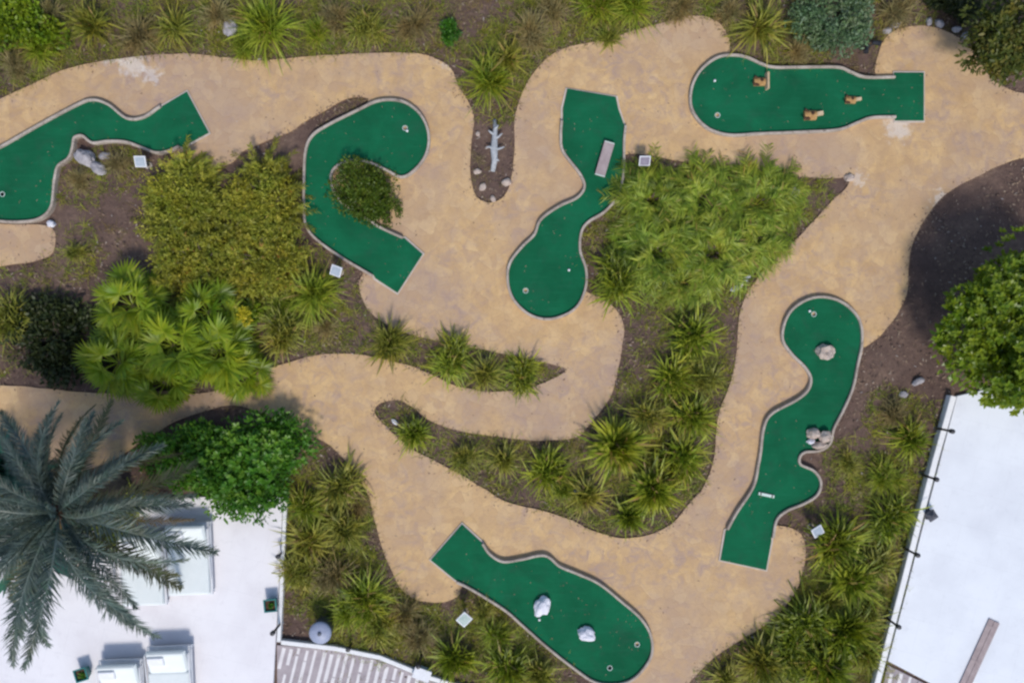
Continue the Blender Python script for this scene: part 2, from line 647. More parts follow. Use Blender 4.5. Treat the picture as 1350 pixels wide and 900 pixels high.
def leafball(n, rx, ry, rz, cz, size, aspect=.5, lumps=9, lump=.28, shell=.45, droop=.15, flat=.0, seed=0):
    """leaves spread through an uneven crown made of overlapping lumps, with gaps"""
    rg = np.random.default_rng(seed)
    lc = sph(lumps) * np.array([rx, ry, rz]) * rg.uniform(.35, .72, (lumps, 1))
    lc[:, 2] = np.abs(lc[:, 2]) * .9
    lr = rg.uniform(.34, .56, lumps)
    k = rg.integers(0, lumps, n)
    d = sph(n)
    rad = rg.random(n) ** shell
    sc = np.array([rx, ry, rz])
    p = lc[k] + d * (lr[k] * rad)[:, None] * sc
    # break up with noise so that sky/soil shows between the lumps
    fr = 2.6 / max(rx, ry)
    keep = np.array([noise.noise(Vector(q) * fr * 1.7 + Vector((seed * 3.1, 0, 0))) for q in p]) > -.22
    p, d, k = p[keep], d[keep], k[keep]
    m = len(p)
    dirs = d * .8 + sph(m) * .8 + np.array([0, 0, .25 - flat])
    lum = rg.uniform(-.2, .2, lumps)[k]
    clump = np.array([noise.noise(Vector(q) * fr * 3 + Vector((0, seed * 1.7, 9))) for q in p]) * .35
    tint = .46 + lum + clump + rg.normal(0, .15, m)
    p[:, 2] += cz
    p[:, 2] = np.maximum(p[:, 2], .03)
    sz = size * rg.uniform(.6, 1.25, m)
    return blades(p, dirs, sz, sz * aspect, droop, (.12, 1, .75, .03), rg.uniform(-.9, .9, m), np.clip(tint, 0, .87))


def whorls(n, rx, ry, rz, cz, size, seed=0, per=9, aspect=.42, lumps=14):
    """rosettes of leaves at twig ends over a lumpy crown"""
    rg = np.random.default_rng(seed)
    lc = sph(lumps) * np.array([rx, ry, rz]) * rg.uniform(.4, .7, (lumps, 1))
    lr = rg.uniform(.30, .50, lumps)
    k = rg.integers(0, lumps, n)
    d = sph(n)
    d[:, 2] = np.where(d[:, 2] < -.3, -d[:, 2], d[:, 2])
    p = lc[k] + d * (lr[k] * rg.random(n) ** .3)[:, None] * np.array([rx, ry, rz])
    keep = np.array([noise.noise(Vector(q) * 1.6 + Vector((seed, 0, 0))) for q in p]) > -.25
    p, d, k = p[keep], d[keep], k[keep]
    n = len(p)
    p[:, 2] += cz
    out = nrm(p - np.array([0, 0, cz - .6 * rz]) + 1e-4)
    ax = nrm(out + np.array([0, 0, .7]) + sph(n) * .35)
    t1 = nrm(np.cross(ax, sph(n)))
    t2 = np.cross(ax, t1)
    B, D, T = [], [], []
    base_t = rg.uniform(.2, .75, n)
    for j in range(per):
        a = j * 2.4 + rg.uniform(-.3, .3, n)
        el = .25 + .75 * j / per
        D.append(t1 * (np.cos(a) * math.cos(el))[:, None] + t2 * (np.sin(a) * math.cos(el))[:, None] + ax * math.sin(el))
        B.append(p)
        T.append(base_t + .25 * j / per + rg.normal(0, .07, n))
    B, D, T = np.concatenate(B), np.concatenate(D), np.concatenate(T)
    sz = size * rg.uniform(.7, 1.2, len(B))
    return blades(B, D, sz, sz * aspect, .18, (.15, .95, .9, .05), rg.uniform(-.4, .4, len(B)), np.clip(T, 0, .87))


def arching(stems, ln, leaf, lw, per, seed=0, spread=(20, 80), droop=.45, base_r=.25):
    """arching canes with narrow leaves along them"""
    rg = np.random.default_rng(seed)
    az = rg.uniform(0, 2 * PI, stems)
    el = np.radians(rg.uniform(*spread, stems))
    d = np.stack([np.cos(az) * np.cos(el), np.sin(az) * np.cos(el), np.sin(el)], -1)
    b = np.stack([np.cos(az), np.sin(az), np.zeros(stems)], -1) * (base_r * rg.random(stems))[:, None]
    le = ln * rg.uniform(.55, 1.05, stems)
    out = [blades(b, d, le, .014, droop, (1, .9, .7, .5, .3), None, np.full(stems, .3))]
    st = rg.uniform(.2, .8, stems)
    for k in range(per):
        t = .25 + .75 * (k + .5) / per + rg.uniform(-.02, .02, stems)
        c = b + d * (le * t)[:, None]
        c[:, 2] -= droop * le * t * t
        tan = nrm(d - np.array([0, 0, 1]) * (2 * droop * t)[:, None])
        sd = nrm(np.cross(tan, np.array([0, 0, 1.0]))) * (1 if k % 2 else -1)
        dr = tan * .75 + sd * .65 + sph(stems) * .28
        l2 = leaf * rg.uniform(.7, 1.2, stems)
        tt = np.clip(st + rg.normal(0, .13, stems), 0, .88)
        tt[rg.random(stems) < .035] = 1
        out.append(blades(c, dr, l2, lw * rg.uniform(.8, 1.2, stems), .35, (.3, 1, .75, .04), rg.uniform(-.6, .6, stems), tt))
    return join(out)


def frond(ln, rise, droop, n=58, leaf=.42, lw=.032, seed=0):
    """feather palm leaf along +x"""
    rg = np.random.default_rng(seed)
    tt = np.linspace(0, 1, 14)
    bend = rg.uniform(-.16, .16)

    def curve(t):
        return np.stack([ln * t * (1 - .06 * t), ln * bend * t * t, ln * (rise * t - droop * t * t)], -1)
    c = curve(tt)
    w = .055 * (1 - tt * .8)
    V, F, T = [], [], []
    for s in (0, 1):
        V.append(np.concatenate([c + np.stack([np.zeros(14), w / 2, (w * .4 if s else -w * .2)], -1), c + np.stack([np.zeros(14), -w / 2, (w * .4 if s else -w * .2)], -1)]))
    i = np.arange(13)
    q = np.stack([i, i + 1, i + 15, i + 14], -1)
    out = [(V[1], q, np.full(13, .75)), (V[0], q[:, ::-1], np.full(13, .5))]
    t = np.linspace(.13, .995, n)
    for sgn in (-1, 1):
        b = curve(t)
        e = curve(np.minimum(t + .01, 1.01)) - curve(t - .01)
        tan = nrm(e)
        sd = nrm(np.cross(np.tile([0, 0, 1.0], (n, 1)), tan)) * sgn
        upv = np.cross(tan, sd) * sgn
        ang = np.radians(58 - 34 * t) + rg.normal(0, .07, n)
        d = tan * np.cos(ang)[:, None] + sd * np.sin(ang)[:, None] + np.abs(upv) * np.array([0, 0, .32]) + rg.normal(0, .13, (n, 3))
        le = leaf * (np.sin(PI * np.clip(.12 + .86 * t, 0, 1)) ** .55) * rg.uniform(.6, 1.15, n)
        out.append(blades(b, d, le, lw, .22, (.6, 1, .7, .05), rg.uniform(-.5, .5, n), np.clip(.45 + .25 * sgn * .4 + rg.normal(0, .18, n), 0, 1)))
    return join(out)


def fan_leaf(pet, r, n=26, seed=0):
    rg = np.random.default_rng(seed)
    p = blades(np.zeros((1, 3)), np.array([[1., 0, .5]]), pet, .025, .25, (1, .9, .8, .7), None, np.array([.6]))
    c = np.array([pet / math.sqrt(1.25), 0, .5 * pet / math.sqrt(1.25) - .25 * pet])
    a = np.linspace(-2.1, 2.1, n) + rg.normal(0, .03, n)
    d = np.stack([np.cos(a), np.sin(a), np.full(n, .12) + .25 * np.abs(np.sin(a)) + rg.normal(0, .05, n)], -1)
    le = r * (.72 + .28 * np.cos(a * .6)) * rg.uniform(.9, 1.06, n)
    f = blades(np.tile(c, (n, 1)), d, le, r * .125, .30, (.25, .9, 1, .55, .03), rg.choice([-.35, .35], n), np.clip(.5 + rg.normal(0, .16, n), 0, 1))
    return join([p, f])


# ------------------------------------------------------------------ plan of the site
GREENS = {}


def green(name, label, chain, tee, cups, balls=()):
    """chain: smooth lane outline from one tee corner round to the other; tee: the square-cut teeing end"""
    zt = .105
    ch = smooth_open([XY(x, y, zt) for x, y in chain], 7)
    te = [Vector(XY(x, y, zt)) for x, y in tee]
    poly = ch + te
    sgn = 1 if area(poly) > 0 else -1
    root = thing(name, label, 'putting green', (0, 0, 0), group='miniature golf greens')
    holes = []
    for (x, y) in cups:
        c = XY(x, y, zt)
        holes.append([(c[0] + .058 * math.cos(a), c[1] + .058 * math.sin(a)) for a in np.linspace(0, 2 * PI, 20, endpoint=False)])
    link('turf', slab_mesh('turf', poly, holes, .02, zt), M['turf'], root)
    # kerb swept along the lane
    n = len(ch)
    mb = MB()
    prof = [(.0, .03), (.0, .172), (.010, .184), (.056, .184), (.066, .172), (.072, -.02)]
    for i, p in enumerate(ch):
        d = (ch[min(i + 1, n - 1)] - ch[max(i - 1, 0)]).normalized()
        o = Vector((d.y, -d.x)) * sgn
        w = 1 + .05 * noise.noise(Vector((p.x * 2, p.y * 2, 3)))
        for (q, z) in prof:
            mb.v.append((p.x + o.x * q * w, p.y + o.y * q * w, z + (.006 * noise.noise(Vector((p.x * 3, p.y * 3, 0))) if z > .1 else 0)))
    m = len(prof)
    for i in range(n - 1):
        for j in range(m - 1):
            a = i * m + j
            f = (a, a + 1, a + m + 1, a + m)
            mb.f.append(f if sgn < 0 else f[::-1])
    mb.f.append(tuple(range(m)))
    mb.f.append(tuple((n - 1) * m + j for j in range(m))[::-1])
    mb.build('kerb', M['kerb'], root)
    # concrete pad that shows as a thin lip round the tee
    tp = [ch[-1]] + te + [ch[0]]
    cen = sum(tp, Vector((0, 0))) / len(tp)
    pad = [cen + (p - cen) * (1 + .055 / max((p - cen).length, .01)) for p in tp]
    link('tee_pad', slab_mesh('tee_pad', pad, [], -.02, zt - .022), M['pad'], root)
    for (x, y) in cups:
        c = P(x, y, zt)
        mb = MB()
        mb.lathe([(.0585, -.001), (.057, -.07), (.0, -.07)], 20)
        cup = mb.build('cup', M['cup'], root, (c.x, c.y, zt), True)
        mb = MB()
        mb.lathe([(.055, -.02), (.055, .003), (.058, .005), (.066, .005), (.070, .002)], 20)
        mb.build('rim', M['rim'], cup)
    GREENS[name + label] = poly
    return root


G1 = ([(213, 142), (190, 157), (167, 158), (143, 140), (122, 134), (100, 142), (53, 167), (0, 197), (-40, 214), (-66, 240), (-60, 270), (-30, 287), (0, 290), (27, 291), (52, 287), (67, 272), (71, 240), (76, 219), (90, 208), (95, 195), (98, 181), (110, 178), (123, 187), (143, 185), (167, 186), (190, 194), (207, 200), (222, 198), (236, 192)],
      [(240, 194), (275, 175), (246, 121), (214, 140)])
G2 = ([(530, 315), (500, 301), (478, 287), (453, 271), (440, 255), (435, 238), (438, 224), (450, 214), (468, 210), (490, 214), (510, 223), (530, 232), (547, 222), (560, 204), (564, 183), (559, 162), (546, 145), (527, 135), (500, 135), (473, 147), (433, 167), (413, 181), (405, 200), (403, 233), (403, 283), (408, 302), (423, 318), (453, 339), (492, 362)],
      [(495, 367), (524, 386), (557, 335), (533, 314)])
G3 = ([(823, 166), (821, 187), (820, 230), (813, 257), (797, 277), (775, 291), (765, 305), (763, 330), (771, 356), (770, 380), (760, 402), (743, 414), (720, 419), (697, 412), (678, 393), (671, 370), (674, 347), (690, 326), (706, 310), (714, 291), (737, 274), (762, 262), (772, 247), (766, 229), (744, 200), (741, 180), (742, 160)],
      [(742, 143), (748, 117), (812, 128), (815, 143), (823, 165)])
G4 = ([(1179, 104), (1140, 104), (1120, 97), (1103, 91), (1054, 91), (1019, 91), (1002, 86), (984, 78), (967, 75), (946, 78), (926, 93), (914, 114), (912, 139), (922, 158), (939, 171), (964, 177), (1002, 175), (1054, 173), (1103, 170), (1128, 161), (1148, 154), (1180, 153)],
      [(1180, 159), (1218, 159), (1218, 96), (1179, 96)])
G5 = ([(960, 698), (972, 676), (994, 642), (1001, 612), (1004, 594), (1008, 564), (1018, 546), (1049, 529), (1065, 516), (1070, 500), (1063, 484), (1045, 466), (1033, 448), (1035, 427), (1045, 409), (1063, 397), (1082, 393), (1103, 397), (1121, 409), (1132, 426), (1134, 452), (1128, 482), (1122, 511), (1109, 541), (1097, 564), (1092, 583), (1079, 592), (1060, 594), (1052, 602), (1054, 613), (1072, 622), (1080, 636), (1075, 651), (1058, 662), (1036, 671), (1022, 684), (1017, 708)],
      [(1017, 713), (1010, 751), (950, 738), (957, 699)])
G6 = ([(635, 717), (645, 731), (663, 741), (688, 738), (718, 733), (737, 747), (761, 757), (789, 770), (818, 793), (843, 815), (856, 837), (857, 862), (843, 884), (827, 896), (806, 900), (784, 896), (761, 881), (725, 853), (693, 825), (668, 803), (640, 785), (618, 772), (603, 765)],
      [(600, 764), (568, 738), (609, 691), (636, 716)])

green('putting_green', 'bent green lane that runs out of the picture, grey rock beside its kerb', *G1, [(3, 256)])
green('putting_green', 'hooked green lane curling round a dark olive bush', *G2, [(534, 169)])
green('putting_green', 'dumbbell shaped green lane with a plank standing near its angular tee', *G3, [(693, 383)])
green('putting_green', 'straight bottle shaped green lane with three wooden obstacles on it', *G4, [(946, 152)])
green('putting_green', 'winding green lane with a hollow pale stone and rock pile', *G5, [(1073, 414)])
green('putting_green', 'club shaped green lane holding two white painted rocks', *G6, [(840, 849), (804, 880)])

# --- path -----------------------------------------------------------
OUT = [(-120, 190), (-30, 147), (0, 131), (40, 112), (90, 90), (140, 80), (200, 73), (250, 71), (300, 76), (340, 80), (400, 75), (460, 71), (520, 69), (560, 72), (582, 81), (596, 93), (604, 112), (617, 134), (625, 155), (621, 185), (620, 228), (627, 258), (645, 267), (663, 260), (673, 240), (678, 200), (678, 160), (683, 138), (691, 117), (703, 97), (722, 76), (745, 63), (775, 57), (800, 52), (830, 42), (870, 31), (900, 22), (930, 22), (950, 32), (960, 48), (963, 68),
       (962, 100), (1000, 120), (1060, 125), (1120, 120), (1153, 110), (1154, 92), (1158, 70), (1168, 50), (1185, 38), (1215, 34), (1245, 40), (1268, 52), (1285, 72), (1300, 95), (1318, 112), (1350, 123), (1420, 130),
       (1420, 196), (1350, 208), (1320, 218), (1290, 232), (1262, 246), (1240, 262), (1222, 285), (1210, 305), (1201, 330), (1198, 355), (1196, 385), (1188, 405), (1175, 425), (1160, 443), (1140, 457), (1115, 470), (1095, 530), (1040, 600), (1010, 670), (1016, 690), (1038, 694), (1056, 704), (1062, 724), (1059, 750), (1047, 783), (1017, 817), (985, 838), (960, 853), (932, 875), (905, 905), (880, 960),
       (820, 960), (810, 880), (760, 850), (690, 800), (640, 765), (612, 770), (604, 785), (585, 793), (553, 792), (532, 779), (519, 758), (506, 729), (497, 697), (486, 655), (471, 626), (450, 601), (429, 583), (400, 570), (370, 556), (340, 542), (305, 534), (270, 542), (230, 556), (190, 580), (140, 610), (60, 630), (-120, 640),
       (-120, 510), (0, 508), (50, 511), (100, 516), (160, 519), (215, 515), (265, 518), (305, 508), (340, 491), (373, 480), (407, 470), (440, 466), (480, 468), (505, 473), (540, 482), (567, 493), (605, 509), (645, 516), (690, 513), (722, 502), (744, 490), (740, 483), (700, 474), (660, 465), (620, 458), (580, 450), (540, 440), (510, 428), (489, 412), (477, 393), (473, 372), (478, 355),
       (455, 325), (418, 300), (412, 240), (415, 200), (432, 172), (468, 150), (486, 133), (472, 127), (450, 133), (430, 145), (407, 158), (385, 172), (360, 183), (340, 190), (320, 200), (308, 213), (283, 221), (258, 224), (238, 222), (231, 210), (226, 196), (200, 178), (140, 162), (100, 163), (50, 190), (0, 220), (-120, 250)]
HOLE = [(827, 203), (845, 203), (870, 207), (915, 216), (967, 223), (1020, 229), (1054, 233), (1103, 235), (1119, 232), (1117, 246), (1096, 266), (1077, 287), (1049, 316), (1024, 340), (1006, 357), (992, 376), (979, 401), (973, 433), (971, 465), (964, 502), (950, 538), (945, 563), (941, 606), (928, 640), (907, 666), (889, 687), (868, 700), (839, 708), (811, 708), (782, 699), (754, 686), (724, 675), (693, 668), (665, 660), (640, 645), (617, 631), (596, 619), (571, 606), (543, 592), (520, 573), (503, 556), (494, 541), (503, 531), (527, 528), (543, 536), (560, 550), (580, 560), (607, 568), (640, 573), (700, 580), (757, 577), (774, 563), (793, 540), (806, 520), (813, 497), (820, 460), (822, 430), (814, 410), (796, 394), (776, 386), (750, 370), (742, 320), (768, 282), (808, 250), (816, 215)]


def jitter(poly, a=.022):
    r = []
    for p in poly:
        q = Vector((p[0], p[1], 0))
        r.append(Vector((p[0] + a * noise.noise(q * 2.3), p[1] + a * noise.noise(q * 2.3 + Vector((9, 4, 2))))))
    return r


zp = .05
path_out = jitter(smooth_closed([XY(x, y, zp) for x, y in OUT], 5))
path_hole = jitter(smooth_closed([XY(x, y, zp) for x, y in HOLE], 5))
kind(link('path', slab_mesh('path', path_out, [path_hole], -.06, zp), M['path']), 'structure')
SPUR = [(-120, 296), (-30, 294), (20, 296), (55, 296), (70, 303), (73, 318), (68, 334), (45, 344), (10, 349), (-40, 356), (-120, 360)]
spur = jitter(smooth_closed([XY(x, y, zp) for x, y in SPUR], 5))
kind(link('path', slab_mesh('path', spur, [], -.06, zp), M['path']), 'structure')

# --- terraces and striped paving --------------------------------------------
TL = [XY(x, y, .12) for x, y in [(373, 655), (370, 720), (367, 790), (363, 848), (357, 960), (-160, 960), (-160, 690), (60, 668), (240, 655)]]
TR = [XY(x, y, .12) for x, y in [(1262, 522), (1240, 606), (1218, 690), (1196, 776), (1171, 871), (1236, 905), (1280, 960), (1500, 960), (1500, 470)]]
kind(link('terrace', slab_mesh('terrace', TL, [], -.06, .12), M['terrace_warm']), 'structure')
kind(link('terrace', slab_mesh('terrace', TR, [], -.06, .12), M['terrace_cool']), 'structure')


def striped(poly, ang, seed, step=(.18, .25)):
    me = slab_mesh('paving', poly, [], -.05, .055)
    kind(link('paving', me, M['stripe_grey']), 'structure')
    rg = random.Random(seed)
    mb = MB()
    xs = [p[0] for p in poly]
    ys = [p[1] for p in poly]
    c = Vector((sum(xs) / len(xs), sum(ys) / len(ys)))
    u = Vector((math.cos(ang), math.sin(ang)))
    w = Vector((-u.y, u.x))
    s = -7.0
    while s < 7.0:
        t = -5.0 + rg.random()
        while t < 5.0:
            ln = rg.uniform(.7, 1.9)
            wd = rg.uniform(.07, .10)
            cs = []
            for (a, b) in ((0, -1), (ln, -1), (ln, 1), (0, 1)):
                q = c + u * (t + a) + w * (s + b * wd / 2)
                cs.append(q)
            ok = inside(np.array([q.x for q in cs]), np.array([q.y for q in cs]), poly)
            while not ok.all() and (cs[1] - cs[0]).length > .2:
                a_ok, b_ok = ok[0] and ok[3], ok[1] and ok[2]
                stp = u * .08
                if not a_ok:
                    cs[0], cs[3] = cs[0] + stp, cs[3] + stp
                if not b_ok:
                    cs[1], cs[2] = cs[1] - stp, cs[2] - stp
                ok = inside(np.array([q.x for q in cs]), np.array([q.y for q in cs]), poly)
            if ok.all():
                b = len(mb.v)
                mb.v += [(q.x, q.y, .059) for q in cs] + [(q.x, q.y, .05) for q in cs]
                mb.f += [(b, b + 1, b + 2, b + 3)] + [(b + i, b + 4 + i, b + 4 + (i + 1) % 4, b + (i + 1) % 4) for i in range(4)]
            t += ln + rg.choice([.02, .02, .05, .25])
        s += rg.uniform(*step)
    kind(mb.build('paving_markings', M['stripe_white']), 'structure')


striped([XY(*p, .055) for p in [(365, 850), (366, 960), (760, 960), (640, 918), (566, 897), (500, 870), (440, 857)]], math.radians(76), 3)
striped([XY(*p, .055) for p in [(1152, 960), (1170, 876), (1236, 909), (1278, 960)]], math.radians(75), 5, (.2, .3))


def wall(pts, w, z1, label, name='low_wall', mat='wallwhite', z=.2):
    c = [Vector(XY(x, y, z)) for x, y in pts]
    n = len(c)
    mb = MB()
    prof = [(-w / 2, -.05), (-w / 2, z1 - .012), (-w / 2 + .012, z1), (w / 2 - .012, z1), (w / 2, z1 - .012), (w / 2, -.05)]
    for i, p in enumerate(c):
        d = (c[min(i + 1, n - 1)] - c[max(i - 1, 0)]).normalized()
        o = Vector((-d.y, d.x))
        mb.v += [(p.x + o.x * q, p.y + o.y * q, zz) for q, zz in prof]
    m = len(prof)
    for i in range(n - 1):
        for j in range(m - 1):
            a = i * m + j
            mb.f.append((a, a + m, a + m + 1, a + 1))
    mb.f.append(tuple(range(m)))
    mb.f.append(tuple((n - 1) * m + j for j in range(m))[::-1])
    return tag(mb.build(name, M[mat]), label, 'wall')


wall([(1256, 522), (1232, 606), (1210, 690), (1188, 776), (1163, 871), (1140, 960)], .15, .26, 'low white wall with black bollards along the bluish white terrace')
wall([(376, 655), (373, 720), (370, 790), (367, 846)], .10, .19, 'low white wall along the terrace with the mint loungers')
wall([(370, 847), (440, 855), (500, 867), (566, 894), (640, 916), (700, 935)], .12, .16, 'low white kerb wall along the grey striped paving')

# --- ground ----------------------------------------------------------------
xs = np.concatenate([[-300, -120, -50], np.arange(-17, 17.01, .2), [50, 120, 300]])
ys = np.concatenate([[-300, -120, -50], np.arange(-12, 12.01, .2), [50, 120, 300]])
gv = []
for y in ys:
    for x in xs:
        z = 0.0
        if abs(x) < 18 and abs(y) < 13:
            z = .035 * noise.noise(Vector((x * .9, y * .9, 1))) + .025 * noise.noise(Vector((x * 3.1, y * 3.1, 5)))
        gv.append((x, y, min(z, .03)))
nx = len(xs)
gf = [(j * nx + i, j * nx + i + 1, (j + 1) * nx + i + 1, (j + 1) * nx + i) for j in range(len(ys) - 1) for i in range(nx - 1)]
me = bpy.data.meshes.new('ground')
me.from_pydata(gv, [], gf)
me.polygons.foreach_set('use_smooth', [True] * len(me.polygons))
kind(link('ground', me, M['soil']), 'structure')


def on_soil(x, y, strict=True):
    on = inside(x, y, path_out) & ~inside(x, y, path_hole)
    on |= inside(x, y, spur)
    for g in GREENS.values():
        on |= inside(x, y, g)
    on |= inside(x, y, TL) | inside(x, y, TR)
    return ~on


# litter, pebbles and dry grass: uncountable
n = 60000
x, y = RNG.uniform(-14.5, 14.5, n), RNG.uniform(-10, 10, n)
s = on_soil(x, y)
dens = np.array([noise.noise(Vector((a * .8, b * .8, 7))) for a, b in zip(x, y)])
keep = s & (RNG.random(n) < .55 + dens)
x, y = x[keep], y[keep]
n = len(x)
a = RNG.uniform(0, 2 * PI, n)
d = np.stack([np.cos(a), np.sin(a), RNG.normal(0, .3, n)], -1)
V = blades(np.stack([x, y, RNG.uniform(.02, .05, n)], -1), d, RNG.uniform(.03, .11, n), RNG.uniform(.015, .045, n), .1, (.3, 1, .2), RNG.normal(0, .5, n))
lm = mat_tint('dead_leaves', [(0, (.06, .04, .035)), (.35, (.16, .105, .08)), (.7, (.27, .19, .13)), (.95, (.34, .27, .21)), (1, (.42, .37, .34))])
kind(link('leaf_litter', fmesh('leaf_litter', V, lm)), 'stuff')

n = 500
x, y = RNG.uniform(-14, 14, n), RNG.uniform(-9.5, 9.5, n)
s = ~on_soil(x, y)
for g in GREENS.values():
    s &= ~inside(x, y, g)
s &= ~(inside(x, y, TL) | inside(x, y, TR))
x, y = x[s], y[s]
n = len(x)
a = RNG.uniform(0, 2 * PI, n)
d = np.stack([np.cos(a), np.sin(a), RNG.uniform(0, .2, n)], -1)
V = blades(np.stack([x, y, np.full(n, .053)], -1), d, RNG.uniform(.03, .07, n), RNG.uniform(.012, .03, n), .0, (.3, 1, .2), RNG.normal(0, .2, n))
kind(link('blown_leaves_litter', fmesh('blown_leaves_litter', V, lm)), 'stuff')

# ------------------------------------------------------------------ plant prototypes
PROT = {}
SPOTS = []
HT = {'yucca': .45, 'olive': .4, 'grass': .35, 'bamboo': .9}


def proto_plant(key, name, cat, VFTs, leafmat, stem=None, stem_mat='bark', part='foliage'):
    PROT[key] = []
    for i, V in enumerate(VFTs):
        me = fmesh(part, V, leafmat)
        sm = None
        if stem:
            mb = MB()
            stem(mb, i)
            sm = bpy.data.meshes.new('stem')
            sm.from_pydata(mb.v, [], mb.f)
            sm.materials.append(M[stem_mat])
        PROT[key].append((name, cat, part, me, sm))


def short_trunk(mb, i):
    mb.tube([(0, 0, -.05), (.01, .0, .1), (0, .01, .24)], [.075, .07, .045], 8)


def multi_stem(r, h):
    def f(mb, i):
        rg = random.Random(i)
        for k in range(6):
            a = k * 1.05 + rg.random()
            x, y = math.cos(a), math.sin(a)
            mb.tube([(.06 * x, .06 * y, -.05), (.3 * r * x, .3 * r * y, .4 * h), (.6 * r * x, .6 * r * y, .85 * h)], [.035, .025, .01], 6)
    return f


proto_plant('yucca', 'yucca', 'plant', [cluster(k, n, q, w, e, 88, d) for (k, n, q, w, e, d) in ((2, 300, .95, .042, 16, .42), (3, 330, 1.0, .040, 22, .38), (1, 260, .9, .05, 12, .35), (4, 420, .95, .036, 26, .45), (3, 360, 1.05, .034, 18, .6), (2, 280, 1.0, .048, 28, .3))], L['yucca'], short_trunk, part='leaf_rosette')
proto_plant('olive', 'yucca', 'plant', [cluster(k, n, q, w, e, 88, d) for (k, n, q, w, e, d) in ((3, 340, 1.0, .034, 18, .5), (4, 400, 1.0, .028, 24, .6), (2, 280, .95, .04, 14, .4), (5, 460, .95, .03, 30, .6))], L['yucca_olive'], short_trunk, part='leaf_rosette')
proto_plant('grass', 'grass_tuft', 'grass tuft', [cluster(k, n, 1.0, .024, e, 88, .6) for (k, n, e) in ((3, 560, 20), (5, 640, 28), (2, 480, 14), (4, 600, 24))], L['grass'], None, part='leaf_blades')
proto_plant('dry', 'grass_tuft', 'grass tuft', [cluster(k, n, 1.0, .02, e, 88, .55) for (k, n, e) in ((4, 460, 22), (6, 520, 30), (3, 400, 16))], L['drygrass'], None, part='leaf_blades')


def put(key, x, y, r, label, group=None, h=None, seed=None):
    """one plant: a copy of its prototype's parts under a new thing"""
    name, cat, part, me, sm = random.choice(PROT[key])
    R = r / S * (1.0 if key == 'bamboo' else 1.22 * random.uniform(.88, 1.12))
    SPOTS.append((x, y, r))
    hh = h if h is not None else HT.get(key, .4) * R
    p = P(x, y, hh)
    p.z = 0
    if sm is None:
        o = link(name, me, loc=p)
        tag(o, label, cat, group)
    else:
        o = thing(name, label, cat, p, group=group)
        link(part, me, None, o)
        link('stem', sm, None, o)
    o.rotation_euler = (random.uniform(-.08, .08), random.uniform(-.08, .08), random.uniform(0, 6.28))
    o.scale = (R, R, R * random.uniform(.85, 1.05))
    return o


gA = 'spiky plants in the thin tapering bed'
put('olive', 512, 452, 38, 'spiky tuft at the wide end of the thin tapering bed', gA)
put('yucca', 598, 474, 47, 'widest spiky tuft, second along the thin tapering bed', gA)
put('olive', 641, 494, 33, 'small spiky tuft third along the thin tapering bed', gA)
put('yucca', 686, 494, 32, 'spiky tuft nearest the pointed end of the thin tapering bed', gA)

gC = 'spiky plants in the large central bed'
put('yucca', 543, 570, 34, 'spiky tuft alone in the rounded tip of the large central bed', gC)
put('olive', 614, 603, 33, 'small olive tuft next after the lone one at the central bed tip', gC)
put('olive', 665, 609, 30, 'smallest olive tuft, third from the rounded tip of the central bed', gC)
put('yucca', 718, 628, 45, 'wide dark centred spiky plant, fourth from the central bed tip', gC)
put('yucca', 809, 590, 52, 'large bright spiky plant at the central bed edge by the path bend', gC)
put('olive', 776, 655, 36, 'olive spiky plant low in the central bed, beside a small white stone', gC)
put('yucca', 832, 680, 36, 'spiky plant lowest in the central bed, touching the lower path', gC)
put('yucca', 868, 645, 44, 'spiky plant at the lower corner of the central bed, facing the winding green', gC)
put('yucca', 905, 598, 46, 'spiky plant overhanging the path in front of the winding green', gC)
put('olive', 853, 545, 42, 'olive spiky plant beside the shaded bare soil of the central bed', gC)
put('yucca', 912, 548, 42, 'spiky plant above the overhanging one at the central bed edge', gC)
put('yucca', 884, 494, 46, 'wide flat spiky plant in the middle of the central bed', gC)
put('olive', 925, 497, 34, 'olive spiky plant touching the right of the wide flat one', gC)
put('yucca', 922, 438, 44, 'tall spiky plant below the feathery bamboo mass', gC)
put('olive', 880, 622, 34, 'olive spiky plant squeezed between two bright ones near the lower corner', gC)
put('yucca', 820, 366, 48, 'fan of bright blades beside the round end of the dumbbell green', gC)
put('grass', 742, 648, 22, 'small grassy tuft between the dark centred yucca and the white stone', gC)
put('olive', 846, 610, 30, 'small olive rosette right of the large bright one by the path bend', gC)

gR = 'spiky plants along the low white wall'
put('yucca', 1206, 578, 38, 'spiky plant nearest the big glossy tree by the white wall', gR)
put('yucca', 1176, 684, 48, 'spiky plant against the white wall opposite the dark lantern', gR)
put('yucca', 1104, 722, 52, 'spiky plant just behind the white hole sign of the winding green', gR)
put('olive', 1152, 742, 42, 'olive spiky plant by the third bollard of the white wall', gR)
put('yucca', 1128, 772, 46, 'spiky plant two places below the white hole sign', gR)
put('yucca', 1068, 822, 54, 'largest spiky plant on the path corner below the winding green', gR)
put('yucca', 1118, 838, 50, 'spiky plant between the path corner and the lowest bollard', gR)
put('olive', 1146, 806, 36, 'olive spiky plant touching the lowest bollard', gR)
put('yucca', 1092, 884, 52, 'spiky plant cut by the lower picture edge near the white wall', gR)
put('olive', 1010, 880, 48, 'olive spiky plant at the lower edge beside the path', gR)
put('yucca', 1040, 868, 40, 'spiky plant between the path corner plant and the lower edge', gR)
put('olive', 1146, 866, 36, 'olive spiky plant by the striped paving at the white wall', gR)
put('olive', 960, 898, 34, 'low olive tuft next to the path at the very bottom', gR)
put('grass', 1166, 632, 30, 'grassy tuft in bare soil between the first two wall plants', gR)
put('olive', 1096, 795, 34, 'small olive rosette hidden among larger ones below the hole sign', gR)
